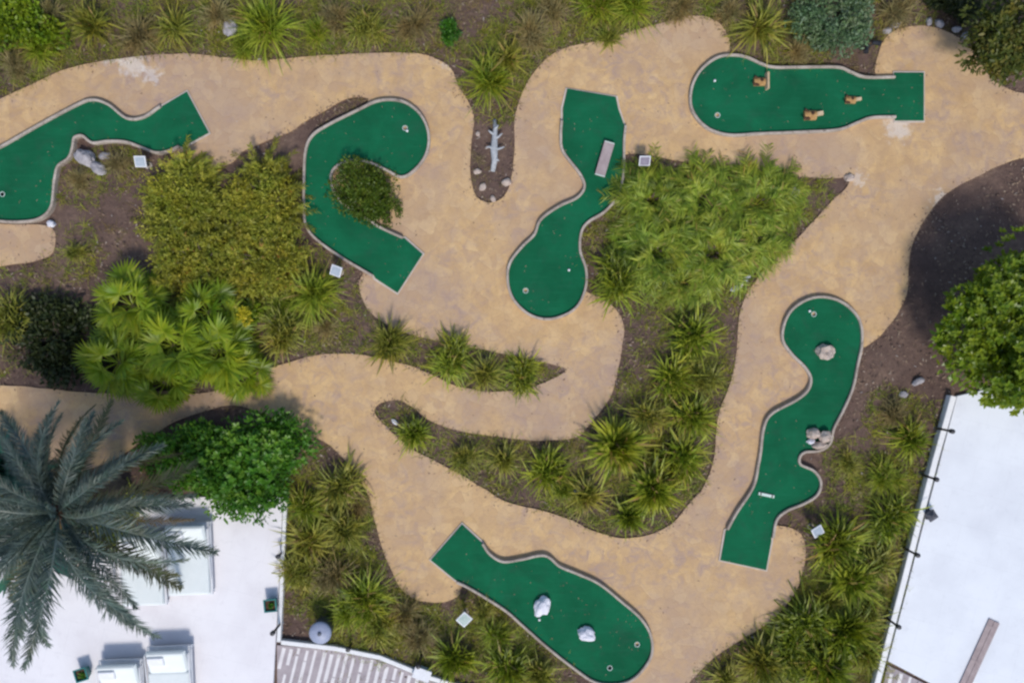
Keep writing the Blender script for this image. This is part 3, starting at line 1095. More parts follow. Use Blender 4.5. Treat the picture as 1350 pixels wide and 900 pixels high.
put('dry', 1178, 545, 26, 'dry pale tuft in the shade beside the big glossy tree', gR)

gM = 'tufts in the bed below the club shaped green'
put('yucca', 600, 872, 42, 'spiky plant below the teal hole sign', gM)
put('grass', 655, 842, 34, 'grassy tuft close under the club shaped green kerb', gM)
put('yucca', 668, 884, 46, 'bright spiky plant at the lower edge under the club shaped green', gM)
put('olive', 712, 892, 34, 'olive tuft at the lower edge near the end of the club shaped green', gM)
put('dry', 556, 842, 30, 'dry brownish tuft between the bin and the teal sign', gM)
put('olive', 634, 806, 22, 'small olive tuft touching the club shaped green beside its teal sign', gM)

gL = 'tufts in the rough bed beside the mint lounger terrace'
put('olive', 440, 640, 48, 'spiky plant at the top of the rough bed by the vivid shrub', gL)
put('grass', 398, 668, 36, 'grassy tuft next to the terrace corner under the vivid shrub', gL)
put('olive', 408, 715, 42, 'olive spiky plant by the terrace wall, second from the vivid shrub', gL)
put('olive', 452, 705, 42, 'olive spiky plant in the middle of the rough bed', gL)
put('olive', 392, 755, 38, 'olive spiky plant at the wall opposite the teal pot', gL)
put('dry', 438, 760, 40, 'dry tuft in the middle of the rough bed, below the olive one', gL)
put('grass', 484, 790, 50, 'big grassy tuft near the bin, filling the bed corner', gL)
put('olive', 502, 826, 36, 'olive tuft between the bin and the striped paving kerb', gL)
put('grass', 456, 812, 34, 'grassy tuft right beside the bin', gL)
put('dry', 532, 812, 30, 'dry tuft below the path bulge by the big grassy one', gL)
put('dry', 470, 668, 24, 'small dry tuft against the path in the rough bed', gL)

gT = 'tufts in the rough ground behind the upper path'
put('grass', 352, 34, 52, 'large bright grass tuft behind the upper path, widest of its row', gT)
put('olive', 228, 34, 40, 'yellowish spiky tuft left of the large bright one', gT)
put('dry', 178, 44, 42, 'dry tuft above the bleached patch of the path', gT)
put('olive', 118, 30, 40, 'olive tuft between the dark corner shrub and the bleached patch', gT)
put('grass', 48, 66, 34, 'green tuft beside the path below the dark corner shrub', gT)
put('dry', 16, 86, 30, 'dry tuft at the picture edge next to the upper path', gT)
put('grass', 322, 62, 28, 'small tuft at the foot of the large bright grass tuft', gT)
put('olive', 484, 34, 42, 'olive tuft alone above the middle of the upper path', gT)
put('dry', 444, 20, 36, 'dry tuft between the large bright tuft and the lone one', gT)
put('dry', 546, 30, 34, 'dry tuft left of the small round green shrub', gT)
put('grass', 640, 102, 44, 'green tuft at the head of the narrow bed with the bleached branch', gT)
put('olive', 668, 76, 32, 'olive tuft touching the path bend above the bleached branch', gT)
put('dry', 700, 40, 38, 'dry tuft above the path bend near the dumbbell green', gT)
put('grass', 790, 8, 42, 'bright grass tuft at the upper edge over the path shoulder', gT)
put('grass', 838, 6, 42, 'bright grass tuft at the upper edge, right neighbour of another', gT)
put('olive', 802, 48, 24, 'small olive tuft sprawling onto the path shoulder', gT)
put('olive', 1004, 34, 50, 'olive spiky tuft between the round path end and the grey shrub', gT)
put('dry', 962, 14, 30, 'dry tuft behind the rounded end of the path', gT)
put('dry', 1052, 66, 26, 'dry tuft over the kerb of the bottle shaped green', gT)
put('dry', 1186, 14, 36, 'dry tuft behind the ring of stones', gT)
put('grass', 420, 40, 26, 'thin tuft right of the large bright grass tuft', gT)
put('dry', 284, 16, 34, 'dry tuft at the upper edge between two bright ones', gT)
put('dry', 60, 20, 32, 'dry tuft by the dark corner shrub at the upper edge', gT)
put('dry', 730, 14, 32, 'dry tuft at the upper edge left of the bright pair', gT)
put('dry', 900, 6, 30, 'dry tuft at the upper edge above the round path end', gT)

gW = 'tufts around the yellow olive hedge'
put('grass', 408, 388, 44, 'grass tuft just below the white sign of the hooked green', gW)
put('olive', 368, 440, 44, 'olive spiky plant between the yellow flowers and the lower path', gW)
put('grass', 372, 402, 32, 'grass tuft touching the lower right of the yellow olive hedge', gW)
put('dry', 430, 432, 26, 'dry tuft on bare soil by the wide end of the tapering bed', gW)
put('olive', 96, 330, 26, 'small olive tuft alone on the shaded soil by the short path spur', gW)
put('dry', 104, 236, 26, 'dry tuft beside the grey rock of the bent green', gW)
put('olive', 6, 424, 52, 'spiky plant cut off by the picture edge above the date palm', gW)
put('dry', 152, 216, 24, 'dry brown tuft between the grey rock and the white sign', gW)
put('olive', 1120, 610, 24, 'small olive tuft in the notch behind the rock pile', 'spiky plants along the low white wall')

# bamboo-like feathery mass: separate clumps grown into each other
proto_plant('bamboo', 'bamboo_clump', 'bamboo', [arching(170, 1.02, .23, .017, 28, s) for s in (1, 2, 3)], L['bamboo'], multi_stem(.3, .3), part='foliage')
gB = 'feathery bamboo clumps in the central bed'
for (x, y, r, lab) in [(862, 262, 66, 'dark feathery clump beside the tilted hole sign of the dumbbell green'),
                       (930, 262, 70, 'feathery clump along the upper path, middle of the bamboo mass'),
                       (1005, 262, 64, 'bright feathery clump with a white stone at its outer end'),
                       (868, 330, 70, 'feathery clump next to the dumbbell green waist'),
                       (944, 330, 74, 'densest feathery clump in the heart of the bamboo mass'),
                       (1000, 312, 54, 'feathery clump leaning over the path toward the winding green'),
                       (905, 368, 48, 'low feathery clump at the bottom of the bamboo mass'),
                       (1044, 250, 34, 'small feathery sprig at the path corner by the pale corner stone')]:
    o = put('bamboo', x, y, r, lab, gB, h=.55)
    o.scale.z = o.scale.x * .85


# ------------------------------------------------------------------ shrubs and trees
def wispy(seed):
    rg = np.random.default_rng(seed + 70)
    out = [leafball(6500, 1.3, 1.2, .6, .25, .09, .4, 16, seed=seed)]
    for k in range(8):
        V, F, T = arching(46, .95, .13, .026, 24, seed * 10 + k, (15, 88), .35, .2)
        a, r = k * .8, .62 * (k % 3) / 2 + .2
        out.append((V + np.array([r * math.cos(a), r * math.sin(a), .1]), F, np.clip(T * .8 + rg.uniform(-.12, .3), 0, 1)))
    return join(out)


def shrub(name, label, cat, x, y, V, mat, hc, stem_r, stem_h, group=None, stem_name='stem'):
    p = P(x, y, hc)
    p.z = 0
    o = thing(name, label, cat, p, group=group)
    link('foliage', fmesh('foliage', V, mat), None, o)
    mb = MB()
    multi_stem(stem_r, stem_h)(mb, int(x))
    mb.build(stem_name, M['bark'], o)
    return o


gH = 'yellow olive hedge shrubs'
shrub('hedge_shrub', 'yellow olive shrub at the tee corner of the bent green', 'shrub', 234, 262, wispy(1), L['hedge'], .8, .8, .8, gH)
shrub('hedge_shrub', 'yellow olive shrub between the upper path and the hooked green', 'shrub', 342, 262, wispy(2), L['hedge'], .8, .8, .8, gH)
shrub('hedge_shrub', 'brownish yellow shrub above the bright fan palms', 'shrub', 256, 345, wispy(3), L['hedge'], .8, .8, .8, gH)
shrub('hedge_shrub', 'yellow olive shrub nearest the white sign of the hooked green', 'shrub', 346, 338, wispy(4), L['hedge'], .7, .8, .8, gH)
shrub('round_bush', 'dark olive bush filling the inside of the hooked green', 'bush', 480, 250, leafball(15000, 1.20, .76, .6, .2, .07, .5, 34, seed=5), L['cbush'], .6, .7, .6).rotation_euler.z = -.62
shrub('leafy_shrub', 'vivid green shrub over the corner of the mint lounger terrace', 'shrub', 334, 616, join([leafball(15000, 1.85, 1.5, .8, .4, .125, .42, 18, seed=6), whorls(480, 1.9, 1.5, .8, .5, .15, 8)]), L['vivid'], .9, .9, .9, 'vivid green shrubs by the terrace')
shrub('leafy_shrub', 'darker green shrub between the vivid one and the date palm', 'shrub', 240, 606, leafball(10000, 1.35, 1.1, .7, .3, .12, .42, 12, seed=7), L['vivid'], .7, .8, .8, 'vivid green shrubs by the terrace')
shrub('grey_shrub', 'grey green shrub behind the bottle shaped green', 'shrub', 1104, 22, leafball(7500, 1.05, 1.05, .8, .3, .10, .45, 10, seed=9), L['glauc'], .7, .8, .8)
shrub('corner_shrub', 'dark green shrub in the picture corner above the bent green', 'shrub', 24, 14, leafball(6500, 1.3, 1.0, .8, .3, .12, .5, 10, seed=10), L['fan'], .7, .8, .8)
shrub('small_shrub', 'small round green shrub on bare soil above the upper path', 'shrub', 590, 40, leafball(1600, .36, .36, .32, .1, .08, .5, 6, seed=12), L['vivid'], .3, .2, .3)
shrub('shade_shrub', 'dark shrub standing for the deep shade between the date palm and fan palms', 'shrub', 62, 446, leafball(9000, 1.7, 1.2, .4, .15, .13, .5, 18, seed=13), L['dark'], .5, .8, .6)  # stands in for palm shadow, the shade is in its leaf colour
shrub('corner_shrub', 'brown tinged dark shrub at the upper edge left of the corner tree', 'shrub', 1262, 4, leafball(3000, .7, .5, .5, .2, .10, .5, 8, seed=14), L['dark'], .5, .4, .5)


def tree(name, label, x, y, crown, mat, hc, trunk_pts, limbs, group=None):
    p = P(x, y, hc)
    p.z = 0
    o = thing(name, label, 'tree', p, group=group)
    link('crown', fmesh('crown', crown, mat), None, o)
    mb = MB()
    mb.tube(*trunk_pts, 10)
    tr = mb.build('trunk', M['bark'], o, smooth=True)
    for (pts, rad) in limbs:
        mb = MB()
        mb.tube(pts, rad, 7)
        mb.build('limb', M['bark'], tr, smooth=True)
    return o


def limbs(n, z, r, h, seed):
    rg = random.Random(seed)
    L_ = []
    for k in range(n):
        a = 2 * PI * k / n + rg.uniform(-.4, .4)
        c, s_ = math.cos(a), math.sin(a)
        L_.append(([(0, 0, z), (.35 * r * c, .35 * r * s_, z + .45 * h), (.8 * r * c, .8 * r * s_, z + h)], [.07, .05, .02]))
    return L_


big = join([whorls(3200, 2.3, 2.4, 1.35, 1.75, .15, 21, 9, .46, 30), leafball(14000, 2.2, 2.25, 1.2, 1.5, .17, .5, 14, seed=22)])
tree('glossy_tree', 'big glossy bright green tree overhanging the bluish white terrace', 1348, 446, big, L['tree'], 1.8,
     ([(0, 0, -.1), (.03, .02, .5), (0, .05, 1.1)], [.17, .14, .11]), limbs(7, .9, 1.5, .9, 3))
cor = join([whorls(420, 1.5, 1.5, 1.1, 1.7, .17, 31, 7, .4, 10), leafball(4500, 1.45, 1.45, 1.0, 1.5, .13, .45, 10, seed=32)])
tree('mixed_tree', 'dark tree with rusty leaf tips in the corner beside the path', 1345, 52, cor, L['corner'], 1.7,
     ([(0, 0, -.1), (.02, .02, .6), (0, .05, 1.2)], [.12, .1, .08]), limbs(5, .9, 1.0, .7, 5))

# fan palms ---------------------------------------------------------------
FL = [fmesh('fan_leaf', fan_leaf(pe, r, 24, s), L['fan']) for (pe, r, s) in ((.45, .52, 1), (.55, .5, 2), (.38, .55, 3), (.6, .48, 4))]


def fan_palm(x, y, n, sc, label, h=.5):
    p = P(x, y, h + .3)
    p.z = 0
    o = thing('fan_palm', label, 'palm', p, random.uniform(0, 6), 'bright fan palms between hedge and lower path')
    mb = MB()
    mb.tube([(0, 0, -.05), (.02, 0, h * .6), (0, 0, h)], [.11, .10, .07], 9)
    mb.build('trunk', M['palmbark'], o)
    for i in range(n):
        f = link('fan_leaf', random.choice(FL), None, o)
        f.location = (0, 0, h - .03)
        u = i / n
        f.rotation_euler = (random.uniform(-.25, .25), .55 - 1.35 * u + random.uniform(-.15, .15), i * 2.4)
        s = sc * random.uniform(.85, 1.15) * (1 - .2 * u)
        s *= 1.42
        f.scale = (s, s, s)
    return o


fan_palm(168, 402, 16, .92, 'fan palm at the foot of the shaded soil, topmost of the palms')
fan_palm(150, 478, 17, .95, 'fan palm beside the dark shade, its leaves touching the lower path')
fan_palm(222, 456, 19, 1.05, 'widest bright fan palm in the middle of the palm group')
fan_palm(285, 462, 18, .98, 'bright fan palm next to the yellow flowers')
fan_palm(270, 412, 13, .80, 'fan palm partly under the brownish yellow shrub')
fan_palm(212, 505, 13, .8, 'low fan palm leaning over the shaded end of the lower path', .35)
fan_palm(318, 496, 11, .72, 'small fan palm at the sunny end of the lower path', .3)

# yellow flowers
p = P(322, 416, .6)
p.z = 0
o = thing('flowering_plant', 'plant with a bright yellow flower head beside the fan palms', 'plant', p)
link('foliage', fmesh('foliage', leafball(900, .42, .42, .4, .2, .12, .4, 6, seed=51), L['fan']), None, o)
fl = leafball(420, .22, .3, .14, .62, .07, .7, 6, seed=52)
link('flower_head', fmesh('flower_head', fl, L['flower']), None, o)
mb = MB()
mb.tube([(0, 0, -.05), (.01, 0, .3), (0, 0, .65)], [.02, .015, .01], 6)
mb.build('stem', M['bark'], o)

# date palm -----------------------------------------------------------------
hc = 3.3
p = P(80, 674, hc)
p.z = 0
o = DATE = thing('date_palm', 'tall blue green date palm whose fronds spread over terrace and path', 'palm', p)
mb = MB()
pr = []
for k in range(34):
    z = k / 33 * hc
    pr.append((.25 - .03 * k / 33 + (.025 if k % 2 else -.012), z))
pr += [(.14, hc + .12), (.0, hc + .2)]
mb.lathe(pr, 16)
mb.build('trunk', M['palmbark'], o)
mb = MB()
mb.lathe([(.20, hc - .35), (.30, hc - .15), (.26, hc + .08), (.12, hc + .22), (0, hc + .25)], 14)
mb.build('crownshaft', M['wooddark'], o)
FR = [fmesh('frond', frond(3.75, r, d, 130, .52, .026, s), L['date']) for (r, d, s) in ((.62, .72, 1), (.45, .62, 2), (.55, .80, 3), (.35, .55, 4))]
FRB = [fmesh('frond', frond(3.3, -.05, .75, 70, .36, .022, 8), mat_leaf('withered_palm_leaf', (.11, .075, .035), (.20, .145, .07), (.30, .23, .12), .2, .7))]
FRO = [fmesh('frond', frond(3.7, r, d + .12, 116, .48, .025, s), L['dateold']) for (r, d, s) in ((.15, .62, 5), (.05, .55, 6))]
NF = 46
for i in range(NF):
    u = i / NF
    old = u < .25
    f = link('frond', random.choice(FRB if u < .10 else FRO if old else FR), None, o)
    f.location = (0, 0, hc + .02 + .1 * u)
    pitch = (.12 if old else .22) - .95 * max(0, u - .25)
    f.rotation_euler = (random.uniform(-.6, .6), pitch + random.uniform(-.16, .16), i * 2.39996 + random.uniform(-.28, .28))
    s = random.uniform(.80, 1.05) * (1 - .22 * u) * (1.03 - .17 * math.sin(f.rotation_euler.z + .3))
    f.scale = (s, s, s)


ed = np.array([(p[0], p[1]) for p in path_out + path_hole + spur])
ed = ed[(np.abs(ed[:, 0]) < 14) & (np.abs(ed[:, 1]) < 9.5)]
ed = np.repeat(ed, 6, 0)[RNG.random(len(ed) * 6) < .5 + .8 * np.repeat(np.array([noise.noise(Vector((a * 1.1, b * 1.1, 4))) for a, b in ed]), 6)]
ed = ed + RNG.normal(0, 1, ed.shape) * RNG.choice([.04, .09, .22], len(ed), p=[.45, .4, .15])[:, None]
k_ = ~(inside(ed[:, 0], ed[:, 1], TL) | inside(ed[:, 0], ed[:, 1], TR))
for g in GREENS.values():
    k_ &= ~inside(ed[:, 0], ed[:, 1], g)
ed = ed[k_]
n = len(ed)
a = RNG.uniform(0, 2 * PI, n)
d = np.stack([np.cos(a), np.sin(a), RNG.uniform(-.05, .25, n)], -1)
V = blades(np.stack([ed[:, 0], ed[:, 1], np.full(n, .054)], -1), d, RNG.uniform(.02, .08, n), RNG.uniform(.012, .035, n), .0, (.4, 1, .3), RNG.normal(0, .2, n), .2 + RNG.random(n) * .6)
kind(link('edge_litter', fmesh('edge_litter', V, lm)), 'stuff')

n = 2600
x, y = RNG.uniform(-14, 12, n), RNG.uniform(-9.2, 8, n)
k_ = np.zeros(n, bool)
for g in GREENS.values():
    k_ |= inside(x, y, g)
x, y = x[k_], y[k_]
n = len(x)
a = RNG.uniform(0, 2 * PI, n)
d = np.stack([np.cos(a), np.sin(a), RNG.uniform(0, .2, n)], -1)
V = blades(np.stack([x, y, np.full(n, .109)], -1), d, RNG.uniform(.02, .06, n), RNG.uniform(.008, .02, n), .0, (.4, 1, .3), RNG.normal(0, .2, n), .3 + RNG.random(n) * .55)
kind(link('turf_litter', fmesh('turf_litter', V, lm)), 'stuff')

# grass and weeds nobody could count: round the plants, and thick behind the upper path
def grass_field(name, x, y, hmin, hmax, mat, per=5, w=.018):
    k = on_soil(x, y)
    x, y = x[k], y[k]
    n = len(x) * per
    bx = np.repeat(x, per) + RNG.normal(0, .05, n)
    by = np.repeat(y, per) + RNG.normal(0, .05, n)
    az = RNG.uniform(0, 2 * PI, n)
    el = RNG.uniform(.3, 1.35, n)
    d = np.stack([np.cos(az) * np.cos(el), np.sin(az) * np.cos(el), np.sin(el)], -1)
    tint = np.clip(np.repeat(RNG.uniform(.15, .85, len(x)), per) + RNG.normal(0, .12, n), 0, .88)
    V = blades(np.stack([bx, by, np.zeros(n)], -1), d, RNG.uniform(hmin, hmax, n), w * .62, .4, (1, .8, .5, .05), None, tint)
    kind(link(name, fmesh(name, V, mat)), 'stuff')


n = 34000
x, y = RNG.uniform(-14.5, 14.5, n), RNG.uniform(-10, 10, n)
dens = np.array([noise.noise(Vector((a * .55, b * .55, 21))) + .6 * noise.noise(Vector((a * 2.2, b * 2.2, 2))) for a, b in zip(x, y)])
top = np.clip((y - 6.0) / 1.6, 0, 1)
bare = ((x > 2.2) & (y < 3.2) & (x < 6.2)) * .5 + ((x > 8.2) & (y > -4.5) & (y < 5)) * .6 + ((y > 2) & (y < 6)) * .1
keep = dens + .42 * top - bare + RNG.normal(0, .12, n) > .30
grass_field('dry_grass', x[keep], y[keep], .12, .34, L['drygrass'])
gx, gy = [], []
for (a, b, r) in SPOTS:
    rough = (a < 560 and b > 600) or (a > 990 and b > 620) or b < 130 or (560 < a < 740 and b > 800)
    m = int(r * (5.2 if rough else 3.6))
    q = P(a, b, .1)
    rr = r / S * (.35 + 1.15 * np.sqrt(RNG.random(m)))
    t = RNG.uniform(0, 2 * PI, m)
    gx.append(q.x + rr * np.cos(t))
    gy.append(q.y + rr * np.sin(t))
gx, gy = np.concatenate(gx), np.concatenate(gy)
h_ = RNG.random(len(gx)) < .5
grass_field('undergrowth_grass', gx[h_], gy[h_], .15, .42, L['yucca_olive'], 6, .022)
grass_field('green_weeds_grass', gx[~h_], gy[~h_], .12, .36, L['grass'], 5, .022)

SPR = fmesh('frond', frond(1.5, 1.9, .25, 60, .26, .02, 9), L['date'])
for i in range(12):
    f = link('frond', SPR, None, DATE)
    f.location = (0, 0, hc + .1)
    f.rotation_euler = (random.uniform(-.4, .4), -.15 - .04 * i, i * 2.4)
    f.scale = (random.uniform(.7, 1.0),) * 3

# broad bladed plant under the palm
PROT['agave'] = [('agave', 'plant', 'leaf_rosette', fmesh('leaf_rosette', rosette(70, 1.0, .11, 8, 80, .25), mat_leaf('blue_green_agave', (.010, .060, .045), (.025, .120, .092), (.07, .22, .17), .2, .4)), None)]
put('agave', 28, 700, 92, 'blue green broad bladed plant under the date palm at the picture edge', h=.8)
put('agave', -6, 620, 60, 'smaller blue green bladed plant cut by the edge beside the palm', h=.8)
put('grass', 132, 700, 44, 'green weedy tuft growing at the date palm foot by the daybeds', h=.8)
put('grass', 150, 672, 40, 'green weedy tuft between date palm foot and dark green shrub', h=.8)

# ------------------------------------------------------------------ small objects
def rock_mesh(seed, sx, sy, sz, rough=.3, sub=3, hollow=0.0):
    bm = bmesh.new()
    bmesh.ops.create_icosphere(bm, subdivisions=sub, radius=1)
    for v in bm.verts:
        c = v.co.copy()
        f = 1 + rough * noise.noise(c * 1.3 + Vector((seed * 3.7, seed, 0))) + rough * .5 * noise.noise(c * 3.1 + Vector((0, seed * 2.1, 5))) + .06 * noise.noise(c * 8 + Vector((seed, 0, 0)))
        if hollow:
            q = math.hypot(c.x, c.y)
            if c.z > 0:
                f *= 1 - hollow * max(0, 1 - q / .75)
        v.co = Vector((c.x * sx * f, c.y * sy * f, max(c.z, -.45) * sz * f))
    me = bpy.data.meshes.new('rock')
    bm.to_mesh(me)
    bm.free()
    return me


def rock(x, y, z, seed, sx, sy, sz, mat, label, group=None, rz=0.0, hollow=0.0, rough=.3, name='rock'):
    me = rock_mesh(seed, sx, sy, sz, rough, 3, hollow)
    p = P(x, y, z + sz)
    o = link(name, me, M[mat], loc=(p.x, p.y, z + .40 * sz))
    o.rotation_euler = (0, 0, rz)
    return tag(o, label, 'rock', group)


zt = .105
rock(715, 800, zt, 1, .20, .27, .17, 'rockwhite', 'long white painted rock with a golf ball beneath it', rz=-.45)
rock(774, 837, zt, 2, .23, .18, .17, 'rockwhite', 'blunt white painted rock toward the round end of the club shaped green', rz=-.3)
rock(1090, 464, zt, 3, .22, .21, .17, 'rock', 'hollow pale stone on the upper part of the winding green', hollow=.6, rough=.35)
gp = 'pile of pale pinkish rocks at the winding green notch'
rock(1074, 572, zt, 4, .17, .15, .17, 'rock', 'pitted rock at the top of the pile on the winding green', gp)
rock(1089, 576, .15, 5, .18, .15, .16, 'rock', 'rock of the pile leaning on the kerb of the winding green', gp, .6)
rock(1070, 582, zt, 6, .11, .07, .09, 'rockwhite', 'small whitish stone jutting from the rock pile onto turf', gp, .1)
rock(1082, 587, .15, 7, .19, .09, .13, 'rock', 'flat rock of the pile lying along the notch kerb', gp, .15)
gk = 'grey rocks inside the bend of the bent green'
rock(110, 207, 0, 8, .30, .20, .22, 'rockgrey', 'largest grey rock beside the bent green kerb', gk, -.5)
rock(127, 221, 0, 9, .26, .15, .18, 'rockgrey', 'long grey rock lying against the largest one', gk, -.6)
rock(137, 205, 0, 10, .15, .10, .12, 'rockgrey', 'small grey rock just behind the two larger ones', gk, .3)
rock(66, 295, .02, 11, .11, .09, .10, 'rockwhite', 'white stone at the end of the bent green by the short path spur')
gs = 'white stones beside the feathery bamboo'
rock(973, 377, .02, 12, .20, .10, .12, 'rockwhite', 'long white stone at the path edge under the bamboo mass', gs, .7)
rock(985, 366, .02, 13, .10, .08, .10, 'rockwhite', 'small white stone touching the long one under the bamboo', gs, .7)
rock(1048, 253, .02, 14, .19, .17, .20, 'rockgrey', 'round pale stone inside the bamboo at the path corner', gs)
rock(762, 648, .02, 15, .10, .09, .09, 'rockwhite', 'small white stone alone under the yuccas near the lower path')
rock(1121, 234, .02, 16, .13, .10, .10, 'rock', 'pale corner stone where the upper path meets the side path')
ge = 'edging stones round the path bay beside the bottle shaped green'
for i, (x, y, s, lab) in enumerate([(1171, 40, .12, 'edging stone first from the black spotlight'), (1183, 30, .14, 'largest edging stone, second from the black spotlight'),
                                    (1226, 28, .11, 'edging stone at the crown of the bay'), (1240, 30, .13, 'edging stone touching the one at the crown of the bay'),
                                    (1262, 38, .12, 'edging stone on the tree side of the bay'), (1274, 47, .13, 'edging stone nearest the dark corner tree')]):
    rock(x, y, .02, 20 + i, s, s * .7, s * .75, 'rockgrey', lab, ge, i * .8)
gn = 'stones in the narrow bed with the bleached branch'
for i, (x, y, s, lab) in enumerate([(629, 226, .10, 'stone on the hooked green side of the narrow bed'), (636, 246, .11, 'pale stone near the rounded end of the narrow bed'),
                                    (650, 262, .09, 'stone at the very end of the narrow bed'), (668, 240, .13, 'largest stone of the narrow bed, dumbbell green side'),
                                    (630, 176, .07, 'small stone beside the top of the bleached branch')]):
    rock(x, y, .02, 30 + i, s, s * .75, s * .7, 'rock', lab, gn, i * 1.1)
rock(44, 42, .02, 41, .16, .10, .11, 'rock', 'pinkish stone below the dark corner shrub')
rock(302, 36, .02, 42, .2, .22, .15, 'rockgrey', 'grey stone left of the large bright grass tuft')
rock(1192, 520, .02, 43, .12, .09, .09, 'rockgrey', 'grey stone in the tree shade by the white wall corner')
rock(1212, 503, .02, 44, .17, .08, .10, 'rockgrey', 'long grey stone at the foot of the glossy tree', None, .5)
rock(520, 556, .02, 45, .11, .05, .06, 'rockwhite', 'thin white stone in the dark tip of the central bed', None, -.7)


# golf balls
def ball(x, y, label):
    bm = bmesh.new()
    bmesh.ops.create_uvsphere(bm, u_segments=16, v_segments=10, radius=.034)
    me = bpy.data.meshes.new('golf_ball')
    bm.to_mesh(me)
    bm.free()
    me.polygons.foreach_set('use_smooth', [True] * len(me.polygons))
    p = P(x, y, zt)
    tag(link('golf_ball', me, M['ball'], loc=(p.x, p.y, zt + .033)), label, 'golf ball', 'golf balls left on the greens')


ball(750, 356, 'white ball on the round end of the dumbbell green')
ball(942, 107, 'white ball on the bottle shaped green above its cup')
ball(711, 816, 'white ball touching the long white painted rock')
ball(1067, 410, 'white ball beside the cup of the winding green')
ball(537, 173, 'white ball at the cup of the hooked green')


# wooden obstacles on the bottle green: split log with a standing offcut
def wood_block(x, y, rz, label, big=1.0, plank=True):
    p = P(x, y, .2)
    o = thing('wooden_obstacle', label, 'obstacle', (p.x, p.y, zt), rz, 'wooden obstacles on the bottle shaped green', big)
    mb = MB()                                        # half log lying on its flat side
    n = 9
    for i, xx in enumerate((-.17, -.08, .04, .13)):
        for j in range(n):
            a = PI * j / (n - 1)
            r = .11 * (1 + .12 * noise.noise(Vector((xx * 5, a * 2, x * .1))))
            mb.v.append((xx, math.cos(a) * r, math.sin(a) * r * 1.15))
    for i in range(3):
        for j in range(n - 1):
            b = i * n + j
            mb.f.append((b, b + 1, b + n + 1, b + n))
    mb.f.append(tuple(range(n))[::-1])
    mb.f.append(tuple(3 * n + j for j in range(n)))
    mb.build('log', M['wood'], o)
    mb = MB()                                        # forked stub
    mb.tube([(-.05, -.07, .05), (-.16, -.10, .13), (-.22, -.07, .17)], [.045, .035, .022], 7)
    mb.tube([(-.06, .06, .05), (-.15, .13, .09)], [.04, .02], 7)
    mb.build('branch_stub', M['wooddark'], o)
    mb = MB()
    if plank:
        mb.box((.165, .0, .10), (.055, .44, .20), Matrix.Rotation(.12, 3, 'Y'), 1, .008)
    else:
        mb.box((.20, .02, .05), (.22, .10, .10), Matrix.Rotation(.1, 3, 'Z'), .9, .01)
    mb.build('split_board', M['woodpale'], o)
    mb = MB()
    mb.tube([(.02, .02, .08), (.03, .03, .135)], [.05, .045], 10)
    mb.build('knot', M['wooddark'], o)
    return o


wood_block(1003, 107, 0, 'split log with an upright pale board, nearest the round end')
wood_block(1070, 151, .05, 'squat brown split log closest to the lower kerb', 1.0, False).scale = (1.05, 1.15, 1)
wood_block(1123, 131, .0, 'small forked split log nearest the tee', .88, False)

# plank hurdle on dumbbell green
p = P(797, 210, .2)
o = thing('plank_ramp', 'mauve grey plank standing on blocks across the dumbbell green waist', 'obstacle', (p.x, p.y, zt), math.radians(-16.5))
mb = MB()
mb.box((0, 0, .125), (.27, .92, .05), None, 1, .01)
mb.build('board', M['plank'], o)
for yy in (-.40, .40):
    mb = MB()
    mb.box((0, yy, .05), (.25, .07, .10), None, 1, .006)
    mb.build('support_block', M['kerb'], o)
for yy in (-.445, .445):
    mb = MB()
    mb.box((0, yy, .157), (.26, .025, .012), None, 1, .003)
    mb.build('end_strip', M['rim'], o)

# pale slat on winding green
p = P(1010, 652, zt)
o = thing('low_hurdle', 'short pale slat lying near the tee of the winding green', 'obstacle', (p.x, p.y, zt), math.radians(-12))
mb = MB()
mb.box((0, 0, .022), (.42, .075, .044), None, 1, .008)
mb.build('slat', M['rim'], o)
for xx in (-.15, .15):
    mb = MB()
    mb.box((xx, 0, .047), (.03, .06, .01), None, 1, .002)
    mb.build('cleat', M['wooddark'], o)


# hole signs
def hole_sign(x, y, size, rz, label, face='signface', h=.55, tilt=.45):
    p = P(x, y, h)
    o = thing('hole_sign', label, 'sign', (p.x, p.y, 0), rz, 'square hole signs on short posts')
    size *= .86
    R = Matrix.Rotation(tilt, 3, 'X')
    mb = MB()
    mb.box((0, .02, h / 2 - .04), (.06, .06, h - .02), None, 1, .006)
    mb.build('post', M['darkgrey'], o)
    mb = MB()
    mb.box((0, 0, h), (size, size, .03), R, 1, .006)
    pn = mb.build('panel', M['white'], o)
    mb = MB()
    mb.box(R @ Vector((0, 0, .018)) + Vector((0, 0, h)), (size * .84, size * .84, .006), R)
    mb.build('face', M[face], pn)
    mb = MB()
    mb.lathe([(.10, -.03), (.10, .015), (.03, .03), (.03, .06)], 14)
    mb.build('foot', M['kerb'], o)
    return o


hole_sign(185, 213, .34, 0, 'bluish white hole sign beside the tee of the bent green')
hole_sign(443, 357, .33, -.35, 'white hole sign just outside the hooked green')
hole_sign(850, 212, .33, 0, 'dark mauve hole sign with white rim by the bamboo', 'signdark', .5, .75)
hole_sign(612, 816, .36, .78, 'greyish teal hole sign under the tee of the club shaped green', 'signteal', .7, .3)
hole_sign(1078, 700, .34, .55, 'white hole sign next to the winding green tee')

